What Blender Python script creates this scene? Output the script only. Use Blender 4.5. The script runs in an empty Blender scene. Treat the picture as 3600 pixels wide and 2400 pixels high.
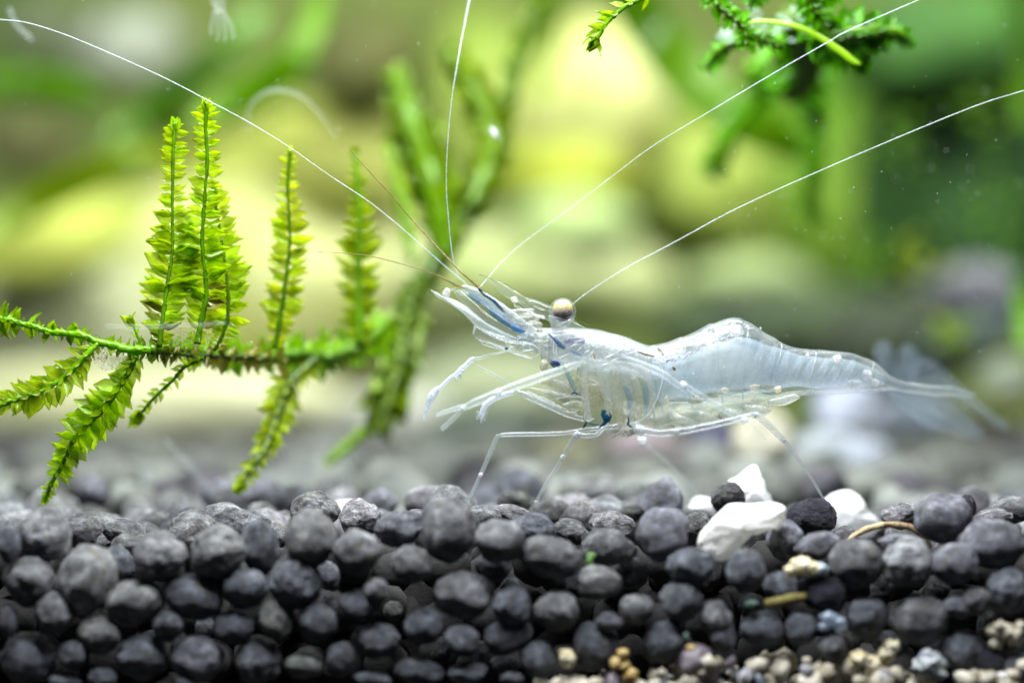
import bpy, bmesh, math, random
import numpy as np
from mathutils import Vector, Matrix, noise, Quaternion
random.seed(7)
R = math.radians
scene = bpy.context.scene
C = scene.collection

# ---------------------------------------------------------------- camera, lamps, exposure
DIST = 24.0                      # camera to the plane of sharp focus (1 unit = about 3 mm)
PXU = 3600 / 10.24               # photograph pixels per unit on that plane
cd = bpy.data.cameras.new('camera'); cam = bpy.data.objects.new('camera', cd); C.objects.link(cam)
cam.location = (0, -DIST, 0); cam.rotation_euler = (R(90), 0, 0)
cd.sensor_width = 36; cd.lens = 36 * DIST / 10.24
cd.clip_start = 0.5; cd.clip_end = 300
cd.dof.use_dof = True; cd.dof.focus_distance = DIST; cd.dof.aperture_fstop = 0.084; cd.dof.aperture_blades = 0
scene.camera = cam

w = bpy.data.worlds.new('World'); scene.world = w; w.use_nodes = True
bg = w.node_tree.nodes['Background']
bg.inputs[0].default_value = (0.86, 0.93, 1.0, 1); bg.inputs[1].default_value = 0.04

def area(name, loc, target, sx, sy, power, col):
    l = bpy.data.lights.new(name, 'AREA'); l.shape = 'RECTANGLE'; l.size = sx; l.size_y = sy
    l.energy = power; l.color = col
    o = bpy.data.objects.new(name, l); C.objects.link(o); o.location = loc
    o.rotation_euler = (Vector(target) - Vector(loc)).to_track_quat('-Z', 'Y').to_euler()
    return o
area('tank_lamp', (0, 2.2, 9), (0, 0.2, -1.5), 16, 2.5, 3700, (0.97, 0.99, 1.0))
area('back_fill_light', (0, 17, 26), (0, 42, 0), 60, 8, 32500, (0.98, 1.0, 0.93))  # added fill light, brightens the background stones and their undersides
area('room_lamp', (-1, -4.6, 11), (0, -1, -2.5), 12, 1.6, 5600, (0.93, 0.96, 1.0))

scene.view_settings.view_transform = 'Standard'; scene.view_settings.look = 'None'
scene.view_settings.exposure = 0; scene.view_settings.gamma = 1
cy = scene.cycles
cy.max_bounces = 6; cy.diffuse_bounces = 3; cy.glossy_bounces = 2; cy.transmission_bounces = 3
cy.transparent_max_bounces = 40; cy.sample_clamp_indirect = 4; cy.sample_clamp_direct = 12
cy.use_denoising = True
cy.caustics_reflective = False; cy.caustics_refractive = False

# ---------------------------------------------------------------- helpers
def P(u, v, y=0.0):
    """photograph pixel (3600 x 2400) at depth y behind the focal plane -> point"""
    k = (DIST + y) / DIST / PXU
    return Vector(((u - 1800) * k, y, (1200 - v) * k))
def PX(y=0.0): return (DIST + y) / DIST / PXU         # size of a photograph pixel at depth y
D = 3600 / 2352
def zoomer(ox, oy, s):
    return lambda x, y: (ox + x / s, oy + y / s)
ZA = zoomer(0, 1600, 1.809); ZB = zoomer(1200, 1600, 1.809); ZC = zoomer(2300, 1600, 1.809)
ZH = zoomer(1500, 950, 4.276); ZK = zoomer(1850, 1080, 3.136); ZQ = zoomer(2250, 1080, 3.136)
ZT = zoomer(2850, 1150, 3.136); ZL = zoomer(1450, 1200, 4.48); ZM = zoomer(450, 300, 1.65)
ZN = zoomer(0, 1000, 3.485); ZO = zoomer(450, 1050, 2.412); ZP = zoomer(0, 1000, 1.68)
ZR = zoomer(2100, 1000, 1.68); ZS = zoomer(1400, 900, 2.24); ZU = zoomer(2000, 0, 1.809)
ZD = lambda x, y: (x * D, y * D)
def lin(r, g, b, k=1.0):
    f = lambda c: ((c / 255) / 12.92 if c / 255 <= 0.04045 else ((c / 255 + 0.055) / 1.055) ** 2.4) * k
    return (f(r), f(g), f(b), 1)

def link(name, me, mats=None, parent=None):
    o = bpy.data.objects.new(name, me); C.objects.link(o)
    if mats is not None and not me.materials:
        for m in (mats if isinstance(mats, (list, tuple)) else [mats]): me.materials.append(m)
    if parent is not None: o.parent = parent
    return o
def tag(o, label=None, cat=None, group=None, kind=None):
    if label: o['label'] = label
    if cat: o['category'] = cat
    if group: o['group'] = group
    if kind: o['kind'] = kind
    return o
def empty(name, loc):
    o = bpy.data.objects.new(name, None); C.objects.link(o); o.location = loc; o.empty_display_size = 0.1
    return o
def rebase(me, loc):
    me.transform(Matrix.Translation(-Vector(loc)))
def smooth(me):
    me.polygons.foreach_set('use_smooth', [True] * len(me.polygons)); me.update()
def mesh(name, verts, faces):
    me = bpy.data.meshes.new(name); me.from_pydata([tuple(v) for v in verts], [], faces); me.update(); smooth(me)
    return me
def catmull(pts, n):
    """resample a list of tuples (any length) with n steps per span"""
    P_ = [np.array(p, float) for p in pts]
    P_ = [2 * P_[0] - P_[1]] + P_ + [2 * P_[-1] - P_[-2]]
    out = []
    for i in range(1, len(P_) - 2):
        a, b, c, d = P_[i - 1:i + 3]
        for k in range(n):
            t = k / n
            out.append(0.5 * ((2 * b) + (-a + c) * t + (2 * a - 5 * b + 4 * c - d) * t * t + (-a + 3 * b - 3 * c + d) * t ** 3))
    out.append(P_[-2])
    return out
def tube_data(pts, radii, seg=8, flat=1.0, wob=0.0, seed=0):
    pts = [Vector(p) for p in pts]; n = len(pts)
    V = []; F = []
    up = Vector((0, -1, 0))
    for i, p in enumerate(pts):
        t = (pts[min(i + 1, n - 1)] - pts[max(i - 1, 0)]).normalized()
        s = t.cross(up)
        if s.length < 1e-4: s = t.cross(Vector((0, 0, 1)))
        s.normalize(); u = s.cross(t).normalized()
        for k in range(seg):
            a = 2 * math.pi * k / seg
            r = radii[i] * (1 + wob * noise.noise(Vector((i * .7 + seed, k * 1.3, seed))))
            V.append(p + s * (r * math.cos(a)) + u * (r * flat * math.sin(a)))
    for i in range(n - 1):
        for k in range(seg):
            a = i * seg + k; b = i * seg + (k + 1) % seg
            F.append((a, b, b + seg, a + seg))
    F.append(tuple(range(seg - 1, -1, -1))); F.append(tuple((n - 1) * seg + k for k in range(seg)))
    return V, F
class Soup:
    def __init__(s): s.V = []; s.F = []; s.E = []
    def add(s, VF, e=None):
        V, F = VF; o = len(s.V); s.V += list(V); s.F += [tuple(i + o for i in f) for f in F]
        s.E += list(e) if e is not None else [0.0] * len(V)
        return s
    def build(s, name, mats, parent=None, base=None, edge=False):
        me = mesh(name, s.V, s.F)
        if edge:
            at = me.attributes.new('edge', 'FLOAT', 'POINT'); at.data.foreach_set('value', s.E)
        o = link(name, me, mats, parent)
        if base is not None: rebase(me, base)
        return o
def ptube(pxs, seg=8, n=6, y=None, flat=1.0, wob=0.0, seed=0):
    """pxs: (u, v, radius_px[, y]) -> tube data"""
    rows = [(p[0], p[1], p[2], p[3] if len(p) > 3 else (y or 0.0)) for p in pxs]
    rs = catmull(rows, n) if n > 1 else [np.array(r) for r in rows]
    return tube_data([P(r[0], r[1], r[3]) for r in rs], [max(r[2], 0.15) * PX(r[3]) for r in rs], seg, flat, wob, seed)
def ico(sub):
    bm = bmesh.new(); bmesh.ops.create_icosphere(bm, subdivisions=sub, radius=1.0)
    V = [v.co.copy() for v in bm.verts]; F = [tuple(v.index for v in f.verts) for f in bm.faces]; bm.free()
    return V, F
ICO = {k: ico(k) for k in (1, 2, 3, 4, 5)}
def blob_data(c, r, sub=3, amp=0.12, freq=1.3, seed=0, rot=0.0, fine=0.0):
    V, F = ICO[sub]; o = Vector((seed * 3.7, seed * 1.9, seed * 7.3)); out = []
    m = Matrix.Rotation(rot, 3, 'Y')
    for v in V:
        d = 1 + amp * noise.noise(v * freq + o) * 1.6 + (fine * noise.noise(v * freq * 4 + o) if fine else 0)
        q = Vector((v.x * r[0], v.y * r[1], v.z * r[2])) * d
        out.append(m @ q + Vector(c))
    return out, F
def pblob(u, v, ru, rv, y=0.0, depth=None, sub=3, amp=0.12, freq=1.3, seed=0, rot=0.0, fine=0.0):
    k = PX(y); dp = depth if depth is not None else (ru + rv) / 2
    return blob_data(P(u, v, y), (ru * k, dp * k, rv * k), sub, amp, freq, seed, R(rot), fine)

# ---------------------------------------------------------------- materials
def new_mat(name):
    m = bpy.data.materials.new(name); m.use_nodes = True
    nt = m.node_tree; nt.nodes.clear()
    out = nt.nodes.new('ShaderNodeOutputMaterial')
    return m, nt, out
def N(nt, t, **kw):
    n = nt.nodes.new(t)
    for k, v in kw.items():
        if k.startswith('i_'):
            n.inputs[k[2:].replace('_', ' ')].default_value = v
        else: setattr(n, k, v)
    return n
def L(nt, a, b): nt.links.new(a, b)
def noise_node(nt, scale, detail=4, rough=0.55, vec=None, dist=0.0):
    n = N(nt, 'ShaderNodeTexNoise'); n.inputs['Scale'].default_value = scale; n.inputs['Detail'].default_value = detail
    n.inputs['Roughness'].default_value = rough; n.inputs['Distortion'].default_value = dist
    if vec is not None: L(nt, vec, n.inputs['Vector'])
    return n
def ramp(nt, fac, stops):
    r = N(nt, 'ShaderNodeValToRGB'); e = r.color_ramp.elements
    while len(e) < len(stops): e.new(0.5)
    for el, (p, c) in zip(e, stops): el.position = p; el.color = c
    L(nt, fac, r.inputs[0]); return r
def g1(x): return (x, x, x, 1)
def math_(nt, op, a, b=None):
    n = N(nt, 'ShaderNodeMath', operation=op)
    for i, s in enumerate((a, b)):
        if s is None: continue
        if isinstance(s, (int, float)): n.inputs[i].default_value = s
        else: L(nt, s, n.inputs[i])
    return n.outputs[0]
def mixc(nt, fac, a, b, blend='MIX'):
    n = N(nt, 'ShaderNodeMix', data_type='RGBA', blend_type=blend)
    for s, i in ((fac, 0), (a, 6), (b, 7)):
        if isinstance(s, (int, float)): n.inputs[i].default_value = s
        elif isinstance(s, tuple): n.inputs[i].default_value = s
        else: L(nt, s, n.inputs[i])
    return n.outputs[2]

def pellet_material():
    m, nt, out = new_mat('soil_pellet_clay')
    tc = N(nt, 'ShaderNodeTexCoord'); oi = N(nt, 'ShaderNodeObjectInfo')
    off = N(nt, 'ShaderNodeVectorMath', operation='ADD'); L(nt, tc.outputs['Object'], off.inputs[0])
    rv = N(nt, 'ShaderNodeCombineXYZ'); r40 = math_(nt, 'MULTIPLY', oi.outputs['Random'], 60.0)
    for i in range(3): L(nt, r40, rv.inputs[i])
    L(nt, rv.outputs[0], off.inputs[1]); vec = off.outputs[0]
    big = noise_node(nt, 1.6, 3, .6, vec); mid = noise_node(nt, 6, 6, .65, vec, 1.2); fine = noise_node(nt, 34, 4, .7, vec)
    vor = N(nt, 'ShaderNodeTexVoronoi'); vor.inputs['Scale'].default_value = 9; L(nt, vec, vor.inputs['Vector'])
    f = math_(nt, 'ADD', math_(nt, 'MULTIPLY', big.outputs[0], .8), math_(nt, 'MULTIPLY', mid.outputs[0], .6))
    tone = ramp(nt, f, [(0.50, g1(.28)), (0.63, g1(.72)), (0.74, g1(1.2)), (0.86, g1(2.3))])
    col = mixc(nt, 1.0, oi.outputs['Color'], tone.outputs[0], 'MULTIPLY')
    # ochre and algae stains
    st = ramp(nt, noise_node(nt, 2.3, 3, .5, vec).outputs[0], [(.6, g1(0)), (.72, g1(.55))])
    col = mixc(nt, st.outputs[0], col, lin(128, 122, 84))
    wh = ramp(nt, fine.outputs[0], [(.66, g1(0)), (.76, g1(.75))])
    col = mixc(nt, wh.outputs[0], col, lin(196, 192, 182))
    pit = ramp(nt, vor.outputs['Distance'], [(.05, g1(1)), (.22, g1(0))])
    pm = ramp(nt, mid.outputs[0], [(.45, g1(0)), (.6, g1(1))])
    pitf = math_(nt, 'MULTIPLY', pit.outputs[0], pm.outputs[0])
    col = mixc(nt, math_(nt, 'MULTIPLY', pitf, .7), col, lin(40, 38, 36))
    h = math_(nt, 'ADD', math_(nt, 'MULTIPLY', mid.outputs[0], 1.0), math_(nt, 'MULTIPLY', fine.outputs[0], .45))
    h = math_(nt, 'SUBTRACT', h, math_(nt, 'MULTIPLY', pitf, .6))
    bp = N(nt, 'ShaderNodeBump'); bp.inputs['Strength'].default_value = 1.0; bp.inputs['Distance'].default_value = .07
    L(nt, h, bp.inputs['Height'])
    b = N(nt, 'ShaderNodeBsdfPrincipled'); L(nt, col, b.inputs['Base Color']); b.inputs['Roughness'].default_value = .62
    b.inputs['Specular IOR Level'].default_value = .35
    L(nt, bp.outputs[0], b.inputs['Normal']); L(nt, b.outputs[0], out.inputs[0])
    return m
M_PELLET = pellet_material()

def stone_material(name, c1, c2, scale=1.2, rough=.7, bump=.4, trans=0.0, coord='Object', pos=(.38, .62), detail=5):
    m, nt, out = new_mat(name)
    tc = N(nt, 'ShaderNodeTexCoord'); nz = noise_node(nt, scale, detail, .6, tc.outputs[coord], .3)
    r = ramp(nt, nz.outputs[0], [(pos[0], c1), (pos[1], c2)])
    bp = N(nt, 'ShaderNodeBump'); bp.inputs['Strength'].default_value = bump; bp.inputs['Distance'].default_value = .05
    L(nt, noise_node(nt, scale * 6, 5, .6, tc.outputs[coord]).outputs[0], bp.inputs['Height'])
    b = N(nt, 'ShaderNodeBsdfPrincipled'); L(nt, r.outputs[0], b.inputs['Base Color']); b.inputs['Roughness'].default_value = rough
    L(nt, bp.outputs[0], b.inputs['Normal'])
    if trans > 0:
        tr = N(nt, 'ShaderNodeBsdfTranslucent'); L(nt, r.outputs[0], tr.inputs[0])
        mx = N(nt, 'ShaderNodeMixShader'); mx.inputs[0].default_value = trans
        L(nt, b.outputs[0], mx.inputs[1]); L(nt, tr.outputs[0], mx.inputs[2]); L(nt, mx.outputs[0], out.inputs[0])
    else: L(nt, b.outputs[0], out.inputs[0])
    return m

def leaf_material(name, c_face, c_edge, clear=.12, transl=.55, gloss=.06, var=.35):
    m, nt, out = new_mat(name)
    tc = N(nt, 'ShaderNodeTexCoord'); oi = N(nt, 'ShaderNodeObjectInfo')
    at = N(nt, 'ShaderNodeAttribute'); at.attribute_name = 'edge'
    geo = N(nt, 'ShaderNodeNewGeometry')
    nz = noise_node(nt, 7.0, 5, .6, geo.outputs['Position'])
    nz2 = noise_node(nt, 1.7, 2, .5, geo.outputs['Position'])
    mott = ramp(nt, nz.outputs[0], [(.35, g1(1 - var)), (.65, g1(1 + var * .4))])
    e = ramp(nt, at.outputs['Fac'], [(0.0, c_face), (.55, c_face), (1.0, c_edge)])
    col = mixc(nt, 1.0, e.outputs[0], mott.outputs[0], 'MULTIPLY')
    rnd = ramp(nt, oi.outputs['Random'], [(0, lin(235, 255, 190)), (.5, lin(255, 250, 255)), (1, lin(215, 225, 215))])
    col = mixc(nt, 1.0, col, rnd.outputs[0], 'MULTIPLY')
    old = ramp(nt, nz2.outputs[0], [(.6, g1(0)), (.75, g1(.5))])
    col = mixc(nt, old.outputs[0], col, c_edge)
    d = N(nt, 'ShaderNodeBsdfDiffuse'); t = N(nt, 'ShaderNodeBsdfTranslucent'); g = N(nt, 'ShaderNodeBsdfGlossy')
    L(nt, col, d.inputs[0]); L(nt, col, t.inputs[0]); g.inputs['Roughness'].default_value = .28; g.inputs[0].default_value = (.9, 1, .8, 1)
    tp = N(nt, 'ShaderNodeBsdfTransparent'); L(nt, mixc(nt, .22, col, (1, 1, 1, 1)), tp.inputs[0])
    m1 = N(nt, 'ShaderNodeMixShader'); m1.inputs[0].default_value = transl; L(nt, d.outputs[0], m1.inputs[1]); L(nt, t.outputs[0], m1.inputs[2])
    m2 = N(nt, 'ShaderNodeMixShader'); m2.inputs[0].default_value = gloss; L(nt, m1.outputs[0], m2.inputs[1]); L(nt, g.outputs[0], m2.inputs[2])
    m3 = N(nt, 'ShaderNodeMixShader'); m3.inputs[0].default_value = clear; L(nt, m2.outputs[0], m3.inputs[1]); L(nt, tp.outputs[0], m3.inputs[2])
    L(nt, m3.outputs[0], out.inputs[0])
    return m

def glassy(name, col, base=.25, rim=.6, gloss=.12, rough=.18, nscale=6, namp=.5, power=2.0, transl=.5, col2=None, bump=.0, tint=(1, 1, 1, 1), soft=.75):
    """milky see-through tissue: clear where seen face on, milky at grazing angles and in its cloudy patches"""
    m, nt, out = new_mat(name)
    geo = N(nt, 'ShaderNodeNewGeometry')
    nz = noise_node(nt, nscale, 6, .62, geo.outputs['Position'], .4)
    lw = N(nt, 'ShaderNodeLayerWeight'); lw.inputs['Blend'].default_value = .5
    f = math_(nt, 'POWER', lw.outputs['Facing'], power * 1.8)
    f = math_(nt, 'MULTIPLY', f, rim * .62)
    thick = math_(nt, 'SUBTRACT', 1.0, math_(nt, 'MULTIPLY', math_(nt, 'POWER', lw.outputs['Facing'], 2.0), soft))
    nzf = noise_node(nt, nscale * 5.5, 4, .6, geo.outputs['Position'])
    nn = math_(nt, 'MULTIPLY', math_(nt, 'SUBTRACT', math_(nt, 'ADD', math_(nt, 'MULTIPLY', nz.outputs[0], .65), math_(nt, 'MULTIPLY', nzf.outputs[0], .35)), .5), namp * 3.4)
    b = math_(nt, 'MULTIPLY', math_(nt, 'MULTIPLY', math_(nt, 'ADD', nn, 1.0), base * 1.12), thick)
    a = math_(nt, 'ADD', f, b)
    a = N(nt, 'ShaderNodeClamp'); L(nt, math_(nt, 'ADD', f, b), a.inputs[0]); a.inputs[2].default_value = .97
    cc = ramp(nt, nz.outputs[0], [(.4, col), (.62, col2 or col)]).outputs[0]
    d = N(nt, 'ShaderNodeBsdfDiffuse'); t = N(nt, 'ShaderNodeBsdfTranslucent'); g = N(nt, 'ShaderNodeBsdfGlossy')
    L(nt, cc, d.inputs[0]); L(nt, cc, t.inputs[0]); g.inputs['Roughness'].default_value = rough
    if bump > 0:
        bp = N(nt, 'ShaderNodeBump'); bp.inputs['Strength'].default_value = bump; bp.inputs['Distance'].default_value = .05
        L(nt, noise_node(nt, nscale * 2.5, 5, .6, geo.outputs['Position']).outputs[0], bp.inputs['Height'])
        L(nt, bp.outputs[0], g.inputs['Normal']); L(nt, bp.outputs[0], d.inputs['Normal'])
    tp = N(nt, 'ShaderNodeBsdfTransparent'); tp.inputs[0].default_value = tint
    m1 = N(nt, 'ShaderNodeMixShader'); m1.inputs[0].default_value = transl; L(nt, d.outputs[0], m1.inputs[1]); L(nt, t.outputs[0], m1.inputs[2])
    m3 = N(nt, 'ShaderNodeMixShader'); L(nt, a.outputs[0], m3.inputs[0]); L(nt, tp.outputs[0], m3.inputs[1]); L(nt, m1.outputs[0], m3.inputs[2])
    m2 = N(nt, 'ShaderNodeMixShader')
    gf = math_(nt, 'MULTIPLY', math_(nt, 'ADD', math_(nt, 'POWER', lw.outputs['Facing'], 3.0), .25), gloss)
    L(nt, gf, m2.inputs[0]); L(nt, m3.outputs[0], m2.inputs[1]); L(nt, g.outputs[0], m2.inputs[2])
    L(nt, m2.outputs[0], out.inputs[0])
    return m
#BODY
# ---------------------------------------------------------------- the setting
M_floor = stone_material('floor_grit', lin(40, 38, 36), lin(80, 74, 66), 3)
me = mesh('tank_floor', [(-40, -1.6, -4.3), (40, -1.6, -4.3), (60, 66, -4.3), (-60, 66, -4.3)], [(0, 1, 2, 3)])
tag(link('tank_floor', me, M_floor), kind='structure')
M_wall = stone_material('algae_film_wall', lin(90, 120, 50), lin(170, 186, 100), .12, .8, .1, pos=(.35, .7))
me = mesh('back_wall', [(-60, 62, -4.3), (60, 62, -4.3), (60, 62, 30), (-60, 62, 30)], [(0, 1, 2, 3)])
tag(link('back_wall', me, M_wall), kind='structure')

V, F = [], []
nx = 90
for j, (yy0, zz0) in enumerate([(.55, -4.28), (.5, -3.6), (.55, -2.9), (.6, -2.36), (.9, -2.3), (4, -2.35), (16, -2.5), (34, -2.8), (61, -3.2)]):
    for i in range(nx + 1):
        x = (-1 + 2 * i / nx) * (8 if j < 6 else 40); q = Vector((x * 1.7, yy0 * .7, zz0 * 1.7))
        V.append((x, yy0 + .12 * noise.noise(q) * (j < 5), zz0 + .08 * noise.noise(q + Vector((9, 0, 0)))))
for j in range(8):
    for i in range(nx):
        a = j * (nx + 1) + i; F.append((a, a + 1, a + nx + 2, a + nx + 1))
tag(link('soil_bed', mesh('soil_bed', V, F), stone_material('soil_bed_gap_shade', lin(22, 21, 21), lin(40, 38, 37), 5, .95, .5)), kind='structure')  # soil colour lowered to near-black, shade of the gaps put into it

# ---------------------------------------------------------------- soil pellets
GLASS = -1.4
proto = []
for i in range(18):
    V, F = ICO[5] if i < 6 else ICO[4]
    o = Vector((i * 5.1, i * 2.3, i * 9.7)); out = []
    squash = Vector((1, random.uniform(.9, 1.05), 1))
    facets = [Vector((random.gauss(0, 1), random.gauss(0, 1), random.gauss(0, 1))).normalized() for _ in range(5)]
    cuts = [random.uniform(.88, 1.0) for _ in facets]
    knob = Vector((random.gauss(0, 1), random.gauss(0, .5), random.gauss(0, 1))).normalized() if i % 3 == 0 else None
    for v in V:
        d = 1 + .16 * noise.noise(v * 1.15 + o) + .09 * noise.noise(v * 2.6 + o) + .05 * noise.noise(v * 5 + o) + .03 * noise.noise(v * 11 + o)
        if knob: d += .22 * max(0, (v.dot(knob) - .72)) / .28
        q = v * d
        for fn, c in zip(facets, cuts):
            e = q.dot(fn) - c
            if e > 0: q = q - fn * e * .75
        out.append(Vector((q.x * squash.x, q.y * squash.y, q.z * squash.z)))
    me = mesh('soil_pellet', out, F); me.materials.append(M_PELLET); proto.append(me)

TONE = {'g': (116, 118, 121), 'd': (89, 93, 101), 'k': (37, 39, 44), 't': (124, 126, 126), 'l': (137, 140, 143), 'b': (99, 104, 113),
        'v': (117, 119, 128), 'o': (106, 110, 107), 'n': (46, 48, 61), 'p': (148, 148, 152)}
TWORD = {'g': 'grey', 'd': 'dark grey', 'k': 'near-black', 't': 'tan-grey', 'l': 'pale grey', 'b': 'blue-grey', 'v': 'violet-grey',
         'o': 'olive', 'n': 'dark navy', 'p': 'pale dusty'}
# (zoom x, zoom y, half width, half height, tone, layer or depth, tilt) ; F rests against the glass, G is wedged behind
LA = [(55,570,75,110,'b','F'),(270,520,185,150,'g',-.95),(500,480,150,100,'g',-.35),(560,400,125,75,'o',2.0),(110,400,110,80,'o',2.5),
 (790,482,142,78,'l',-.1),(830,565,130,75,'t',-.35),(1010,450,115,85,'g',1.2),(1220,510,165,145,'t',-.15),(1440,400,130,95,'l',.15),(1590,450,130,95,'l',.1),
 (2000,350,155,115,'t',.1),(1385,615,175,160,'t','F'),(1655,595,120,160,'d',-.85),(1790,520,60,60,'l',.1),(1980,530,155,165,'t','F'),
 (1790,425,100,65,'p',1.0),(1690,270,125,125,'v',3.0),(180,800,155,140,'g','F'),(545,790,185,210,'t','F'),(740,695,112,115,'b',-.7),
 (1020,655,175,140,'g','F'),(870,930,170,135,'t','F'),(1230,900,190,135,'b','F'),(1570,845,133,120,'b','F'),(1880,800,160,160,'b','F'),
 (2090,770,70,90,'d',-.6),(350,1005,120,125,'g','F'),(55,1060,55,95,'d','F'),(1070,1085,95,90,'d','F'),(625,1145,135,115,'t','F'),(470,1265,92,85,'d','F'),
 (1490,1095,125,98,'d','F'),(1750,1045,120,120,'o','F'),(2020,1065,127,115,'d','F'),(2265,955,100,82,'d','F'),(180,1290,175,155,'b','F'),
 (910,1275,162,145,'b','F'),(1260,1285,157,140,'v','F'),(1640,1310,148,130,'d','F'),(1930,1335,120,75,'o','F'),(2160,1300,85,95,'d','F'),
 (650,1420,90,65,'d','F'),(405,1440,100,45,'b','F'),(330,850,70,80,'d',-.6),(1300,1090,60,70,'d',-.5),(1150,1200,60,60,'k',-.5),(2090,960,60,70,'d',-.5),(1190,1450,70,30,'d','F')]
LB = [(120,405,132,105,'p',.05),(250,305,110,85,'v',1.8),(590,310,185,105,'p',1.3),(370,462,150,105,'v',-.75),(490,380,62,36,'p',.15),(680,475,182,190,'g',-1.0),
 (895,395,115,75,'l',-.1),(1070,382,122,68,'p',.05),(1130,310,150,65,'o',1.2),(1330,365,135,80,'t',.9),(910,175,215,150,'k',6.5),(1620,245,145,82,'t',2.5),
 (1910,268,150,78,'o',2.4),(1010,550,158,130,'g','F'),(965,700,112,95,'d',-.75),(1215,475,150,92,'b',-.5),(1335,645,200,118,'g','F'),(1455,485,112,75,'t',-.1),
 (1715,455,135,98,'p',.05),(1690,585,150,110,'g',-.85),(1840,375,90,50,'o',.8),(2040,500,172,155,'v',-.85),(2240,400,110,60,'g',1.0),(100,615,150,135,'g','F'),
 (440,695,128,112,'g','F'),(220,865,85,75,'g','F'),(120,940,140,85,'d','F'),(783,885,187,135,'g','F'),(1085,960,118,122,'b','F'),(1075,850,65,65,'d',-.6),
 (1060,1150,160,105,'d','F'),(1370,995,145,118,'g','F'),(1640,812,145,98,'t','F'),(1850,745,100,92,'d',-.7),(1872,975,108,88,'g','F'),(522,1090,118,108,'b','F'),
 (770,1175,112,98,'d','F'),(225,1180,152,105,'d','F'),(1620,1210,152,140,'d','F'),(1700,1058,78,55,'v','F'),(2050,1190,145,115,'b','F',-35),(1262,1300,122,112,'b','F'),
 (500,1380,152,82,'d','F'),(800,1385,118,68,'b','F'),(200,1425,125,48,'d','F'),(10,1280,70,85,'d','F'),(1500,800,80,90,'k',-.5),(640,1250,60,60,'k',-.5),(920,1290,80,90,'k',-.5),
 (1040,1330,90,60,'d',-.7),(330,990,60,60,'o',-.6),(1590,580,60,80,'d',-.5),(1090,1420,70,40,'b','F')]
LC = [(230,705,145,112,'b','F'),(170,925,133,122,'d','F'),(470,280,108,100,'g',.6),(270,455,95,90,'t',.1),(1000,402,158,118,'n',-.05),(835,545,120,120,'v',-.7),
 (1035,575,140,82,'v',-.95),(1205,512,78,58,'g',-.2),(580,740,120,130,'b','F'),(1290,680,172,142,'g','F'),(1610,688,157,142,'l','F'),(1545,560,115,62,'v',-.75),
 (1570,380,118,75,'p',0),(1850,400,175,152,'v',-.7),(1985,330,60,72,'n',.1),(2150,395,122,52,'p',.05),(2260,350,135,82,'l',.5),(2150,565,212,150,'v',-.95),
 (1910,695,147,122,'v','F'),(2240,860,132,122,'b','F'),(800,835,115,92,'b',-.95),(1070,875,160,105,'n','F',22),(395,1040,98,112,'g','F'),(440,1160,80,90,'d','F'),
 (690,1105,140,108,'b','F'),(930,1095,108,100,'b','F'),(1350,1035,127,132,'d','F'),(1680,1040,186,150,'g','F'),(2045,925,95,80,'g','F'),(1935,965,92,60,'v','F'),
 (1960,1240,150,118,'b','F'),(2140,1310,118,85,'n','F'),(2310,1330,85,80,'d','F'),(1130,1225,90,92,'g','F'),(360,760,60,100,'k',-.5),(620,960,80,80,'k',-.6),
 (1230,1180,90,80,'o',-.6),(1450,850,80,80,'k',-.5),(2120,1080,70,80,'k',-.5),(1800,850,80,70,'k',-.5),(1500,1200,110,80,'d',-.7)]
rows = [(1840, 'crest'), (1935, 'top row'), (2035, 'upper row'), (2135, 'middle row'), (2235, 'lower row'), (9999, 'bottom row')]
ORD = 'first second third fourth fifth sixth seventh eighth ninth tenth eleventh twelfth thirteenth fourteenth fifteenth sixteenth seventeenth eighteenth nineteenth twentieth twenty-first twenty-second twenty-third twenty-fourth twenty-fifth twenty-sixth twenty-seventh twenty-eighth twenty-ninth thirtieth thirty-first thirty-second thirty-third thirty-fourth thirty-fifth'.split()
pellets = []
for Z, lst in ((ZA, LA), (ZB, LB), (ZC, LC)):
    for p in lst:
        u, v = Z(p[0], p[1]); ru, rv = p[2] / 1.809, p[3] / 1.809
        k = 1 / PXU
        y = p[5] if not isinstance(p[5], str) else GLASS + (ru + rv) / 2 * k
        pellets.append([u, v, ru, rv, p[4], y, p[6] if len(p) > 6 else random.uniform(-14, 14), isinstance(p[5], str)])
byrow = {}
for p in pellets:
    if p[5] > .55: row = 'behind'
    else: row = next(n for lim, n in rows if p[1] < lim)
    byrow.setdefault(row, []).append(p)
placed = []
def size_word(r): return 'small' if r < 50 else ('large' if r > 84 else 'medium')
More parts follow.
